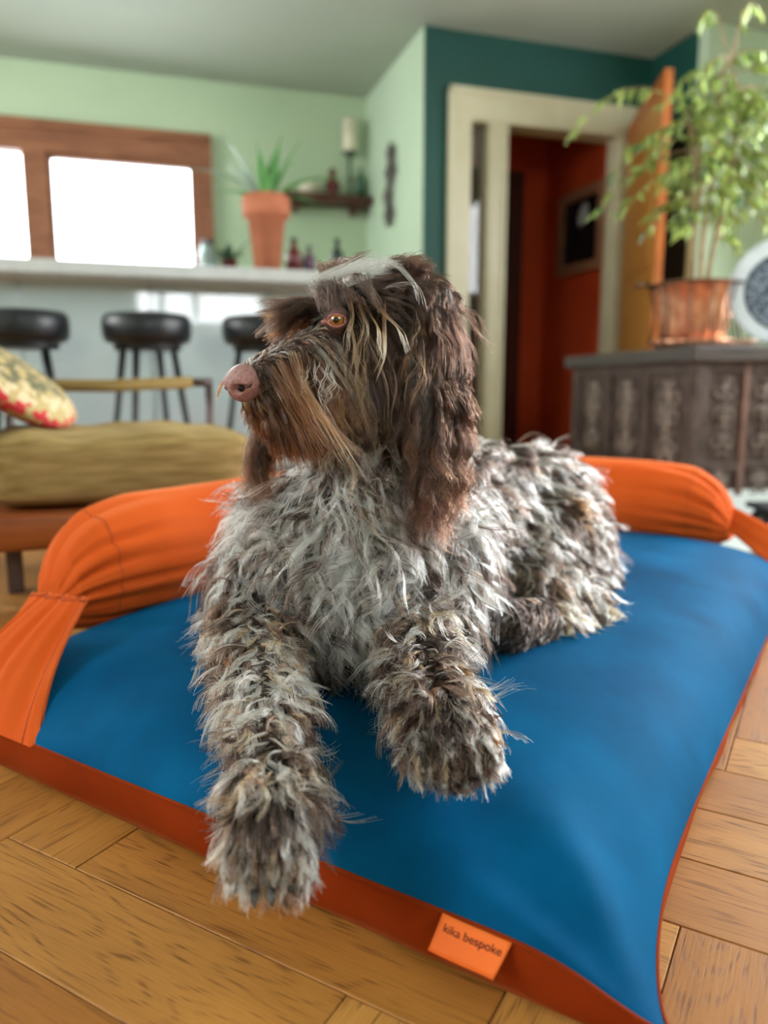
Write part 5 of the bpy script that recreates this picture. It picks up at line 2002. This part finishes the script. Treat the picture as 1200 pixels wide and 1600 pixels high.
# far ear strands below the chin
for k in range(34):
    px_ = rng.uniform(384, 428)
    lock([W2(px_ + 14, 650 + rng.uniform(-10, 40), 0.97), W2(px_, 720, 0.955), W2(px_ - rng.uniform(0, 14), 765 + rng.uniform(-20, 32), 0.94)], 16, 0.003, 0.006, dk * 0.7, (ru * 0.25 + dk) if k % 3 else dk, 0.006)
# dewclaw tufts
for k in range(7):
    lock([W2(372, 1298 + k * 5, 0.638), W2(345, 1325 + k * 3, 0.632), W2(322 + k * 4, 1352 + k, 0.630)], 24, 0.0022, 0.0024, MB_ * 0.8, CRM * 0.8, 0.001)
for k in range(4):
    lock([W2(634, 1130 + k * 7, 0.72), W2(614, 1140 + k * 6, 0.716), W2(603 + k * 3, 1158 + k * 3, 0.716)], 14, 0.002, 0.003, DK2, CRM * 0.8, 0.001)
o = make_hair('brow_and_beard_locks', np.array(LK), np.clip(np.array(LC), 0, 0.95), 0.00038, 0.00013, dog)
o['label'] = 'brow tufts, white crown streak and orange moustache'

# nose leather
bm = bmesh.new()
bmesh.ops.create_icosphere(bm, subdivisions=5, radius=1)
for v in bm.verts:
    x, y, z_ = v.co                                # x forward, y dog's left, z up
    c = Vector((x, y, z_))
    w0 = 0.019 if x > 0 else 0.022
    p = Vector((x * 0.018, y * 0.0258, z_ * 0.0205))
    p.x -= 0.0035 * max(0, z_) ** 2
    p.y *= 1 - 0.16 * max(0, -z_)
    for s in (-1, 1):                             # nostril with its comma slit
        dn_ = (y - s * 0.60) ** 2 / 0.050 + (z_ + 0.16) ** 2 / 0.030
        if x > 0:
            p.x -= 0.0085 * math.exp(-dn_)
        sl2 = (y - s * 0.78) ** 2 / 0.05 + (z_ - 0.0 + 0.25 * (abs(y) - 0.6)) ** 2 / 0.004
        if x > -0.4:
            p.y -= s * 0.0028 * math.exp(-sl2)
            p.x -= 0.0025 * math.exp(-sl2)
        wing = (y - s * 0.55) ** 2 / 0.05 + (z_ - 0.22) ** 2 / 0.05
        p += Vector((0.0022, s * 0.0012, 0.0008)) * math.exp(-wing)
    p.x -= 0.0018 * math.exp(-(y / 0.07) ** 2) * (1 if x > 0 and z_ < 0.25 else 0)
    v.co = p
NF_ = nrmz(HF - HL * 0.16 + HU * 0.04)
NL_ = nrmz(np.cross([0, 0, 1.0], NF_))
NU_ = np.cross(NF_, NL_)
Mn = Matrix((Vector(NF_), Vector(NL_), Vector(NU_))).transposed().to_4x4()
Mn.translation = Vector(NO + HF * 0.002)
nose_m = M('nose_leather', (172, 122, 118), 0.32, rgb2=(128, 86, 84), nscale=240, detail=3, bump=0.5, bscale=900, lo=0.4, hi=0.7)
ns_ = new_obj('nose', bm, nose_m, dog, True)
ns_.matrix_local = Mn
ns_['label'] = 'pinkish brown nose'
nos_m = M('nostril_dark', (30, 14, 14), 0.6)
for s in (-1, 1):
    bm = bmesh.new()
    bmesh.ops.create_icosphere(bm, subdivisions=3, radius=1, matrix=Matrix.Translation((0.0082, s * 0.0158, -0.0036)) @ Matrix.Rotation(-s * 0.75, 4, 'Z') @ Matrix.Rotation(s * 0.35, 4, 'X') @ Matrix.Diagonal((0.0040, 0.0078, 0.0036, 1)))
    new_obj('nostril', bm, nos_m, ns_, True)

for s in (-1, 1):                                   # the slit that curls up behind each nostril
    new_obj('nostril_slit', tube_bm([(0.0050, s * 0.0210, -0.0040), (0.0016, s * 0.0236, -0.0032), (-0.0016, s * 0.0246, 0.0006), (-0.0024, s * 0.0240, 0.0044)],
                                    [0.0016, 0.0014, 0.0011, 0.0005], 8), nos_m, ns_, True)

# eyes
for e in (EYEP, EYEQ):
    lookd = nrmz(HF * 0.85 + HL * (0.55 if e is EYEP else -0.55) + np.array([0.12, -0.25, 0.12]))
    lk = Vector(lookd)
    sdv = lk.cross(Vector((0, 0, 1))).normalized()
    upv = sdv.cross(lk)
    Me = Matrix((lk, sdv, upv)).transposed().to_4x4()
    Me.translation = Vector(e) - lk * 0.004
    RB = 0.0118
    bm = bmesh.new()
    bmesh.ops.create_uvsphere(bm, u_segments=48, v_segments=32, radius=RB)
    ey = new_obj('eye', bm, M('eye_white', (196, 176, 168), 0.15, spec=0.7), dog, True)
    ey.matrix_local = Me
    ey['label'] = 'amber eye'

    def cap(r_in, r_out, lift, nseg=40, rings=6):
        bm = bmesh.new()
        rows = []
        for i in range(rings):
            r = r_in + (r_out - r_in) * i / (rings - 1)
            x = math.sqrt(max(0, RB ** 2 - r * r)) + lift * (1 - (r / 0.0088) ** 2 if r < 0.0088 else 0)
            rows.append([bm.verts.new((x, r * math.cos(2 * PI * k / nseg), r * math.sin(2 * PI * k / nseg))) for k in range(nseg)])
        for i in range(rings - 1):
            for k in range(nseg):
                bm.faces.new((rows[i][k], rows[i + 1][k], rows[i + 1][(k + 1) % nseg], rows[i][(k + 1) % nseg]))
        if r_in < 1e-3:
            bm.faces.new(rows[0][::-1])
        return bm
    new_obj('iris', cap(0.0034, 0.0078, 0.0008), M('amber_iris', (176, 112, 40), 0.12, rgb2=(110, 62, 20), nscale=500, detail=2, coat=1.0), ey, True)
    new_obj('iris_rim', cap(0.0076, 0.0086, 0.0008, rings=3), M('iris_rim', (52, 28, 14), 0.15, coat=1.0), ey, True)
    new_obj('pupil', cap(0.0002, 0.0036, 0.0010), M('pupil', (6, 5, 6), 0.06, coat=1.0), ey, True)
    # lids: an almond opening in a pink rim
    lid_m = M('pink_eyelid', (186, 120, 114), 0.35, rgb2=(140, 84, 78), nscale=200)
    bm = bmesh.new()
    pts = []
    for k in range(49):
        a = 2 * PI * k / 48
        y_ = 0.0112 * math.cos(a)
        z_ = (0.0066 if math.sin(a) > 0 else 0.0070) * math.sin(a) * (1 - 0.25 * math.cos(a) ** 2)
        r_ = math.hypot(y_, z_)
        x_ = math.sqrt(max(0, (RB + 0.0006) ** 2 - min(r_, RB) ** 2)) * 0.96 + 0.0004
        pts.append((x_, y_, z_))
    tube(bm, pts, 0.0010, 8, False)
    new_obj('eyelid_rim', bm, lid_m, ey, True)
    bm = bmesh.new()
    skin_m = M('eye_surround_skin', (96, 66, 62), 0.6, rgb2=(60, 40, 38), nscale=160)
    rows = []
    for i, (sc_, dx_) in enumerate(((1.0, 0.0), (1.08, 0.0006), (1.22, -0.0015), (1.38, -0.0045), (1.5, -0.008))):
        rows.append([bm.verts.new((p[0] + dx_ - (0.0 if i == 0 else 0.0), p[1] * sc_, p[2] * sc_ * (1.0 + 0.12 * i))) for p in pts[:-1]])
    for i in range(len(rows) - 1):
        for k in range(48):
            bm.faces.new((rows[i][k], rows[i + 1][k], rows[i + 1][(k + 1) % 48], rows[i][(k + 1) % 48]))
    new_obj('eyelid', bm, skin_m, ey, True)
    # pink inner corner
    bm = bmesh.new()
    sgn = 1 if (Vector(HF).dot(sdv) > 0) else -1
    bmesh.ops.create_icosphere(bm, subdivisions=2, radius=1, matrix=Matrix.Translation((0.0035, sgn * 0.0135, -0.0022)) @ Matrix.Diagonal((0.004, 0.0052, 0.0036, 1)))
    new_obj('inner_corner', bm, lid_m, ey, True)

# dark mouth line and chin
new_obj('lip', tube_bm([Vector(H(HLEN - 0.012, 0.004, -0.040)), Vector(H(HLEN - 0.022, 0.017, -0.046)), Vector(H(HLEN - 0.06, 0.028, -0.054)), Vector(H(0.07, 0.034, -0.062))],
        [0.004, 0.004, 0.0035, 0.003], 8), M('dark_lip', (34, 20, 18), 0.3), dog, True)
# claws
claw_m = M('dark_claw', (48, 46, 46), 0.25, rgb2=(110, 110, 108), nscale=60)
for base, tip in [((W2(398, 1392, 0.588)), W2(398, 1420, 0.580)), ((W2(424, 1390, 0.588)), W2(424, 1418, 0.580)), (W2(366, 1385, 0.598), W2(362, 1402, 0.592)), (W2(455, 1380, 0.60), W2(458, 1398, 0.593)),
                  (W2(728, 1222, 0.663), W2(733, 1242, 0.657)), (W2(695, 1222, 0.664), W2(696, 1240, 0.658)), (W2(758, 1210, 0.67), W2(764, 1226, 0.664)), (W2(664, 1208, 0.67), W2(660, 1226, 0.664)),
                  (W2(780, 996, 1.008), W2(776, 1006, 1.002)), (W2(806, 997, 1.01), W2(804, 1006, 1.004))]:
    b_, t_ = Vector(base), Vector(tip)
    mid = (b_ + t_) / 2 + Vector((0, -0.0015, 0.001))
    new_obj('claw', tube_bm([b_, mid, t_], [0.0036, 0.0030, 0.0008], 8), claw_m, dog, True)
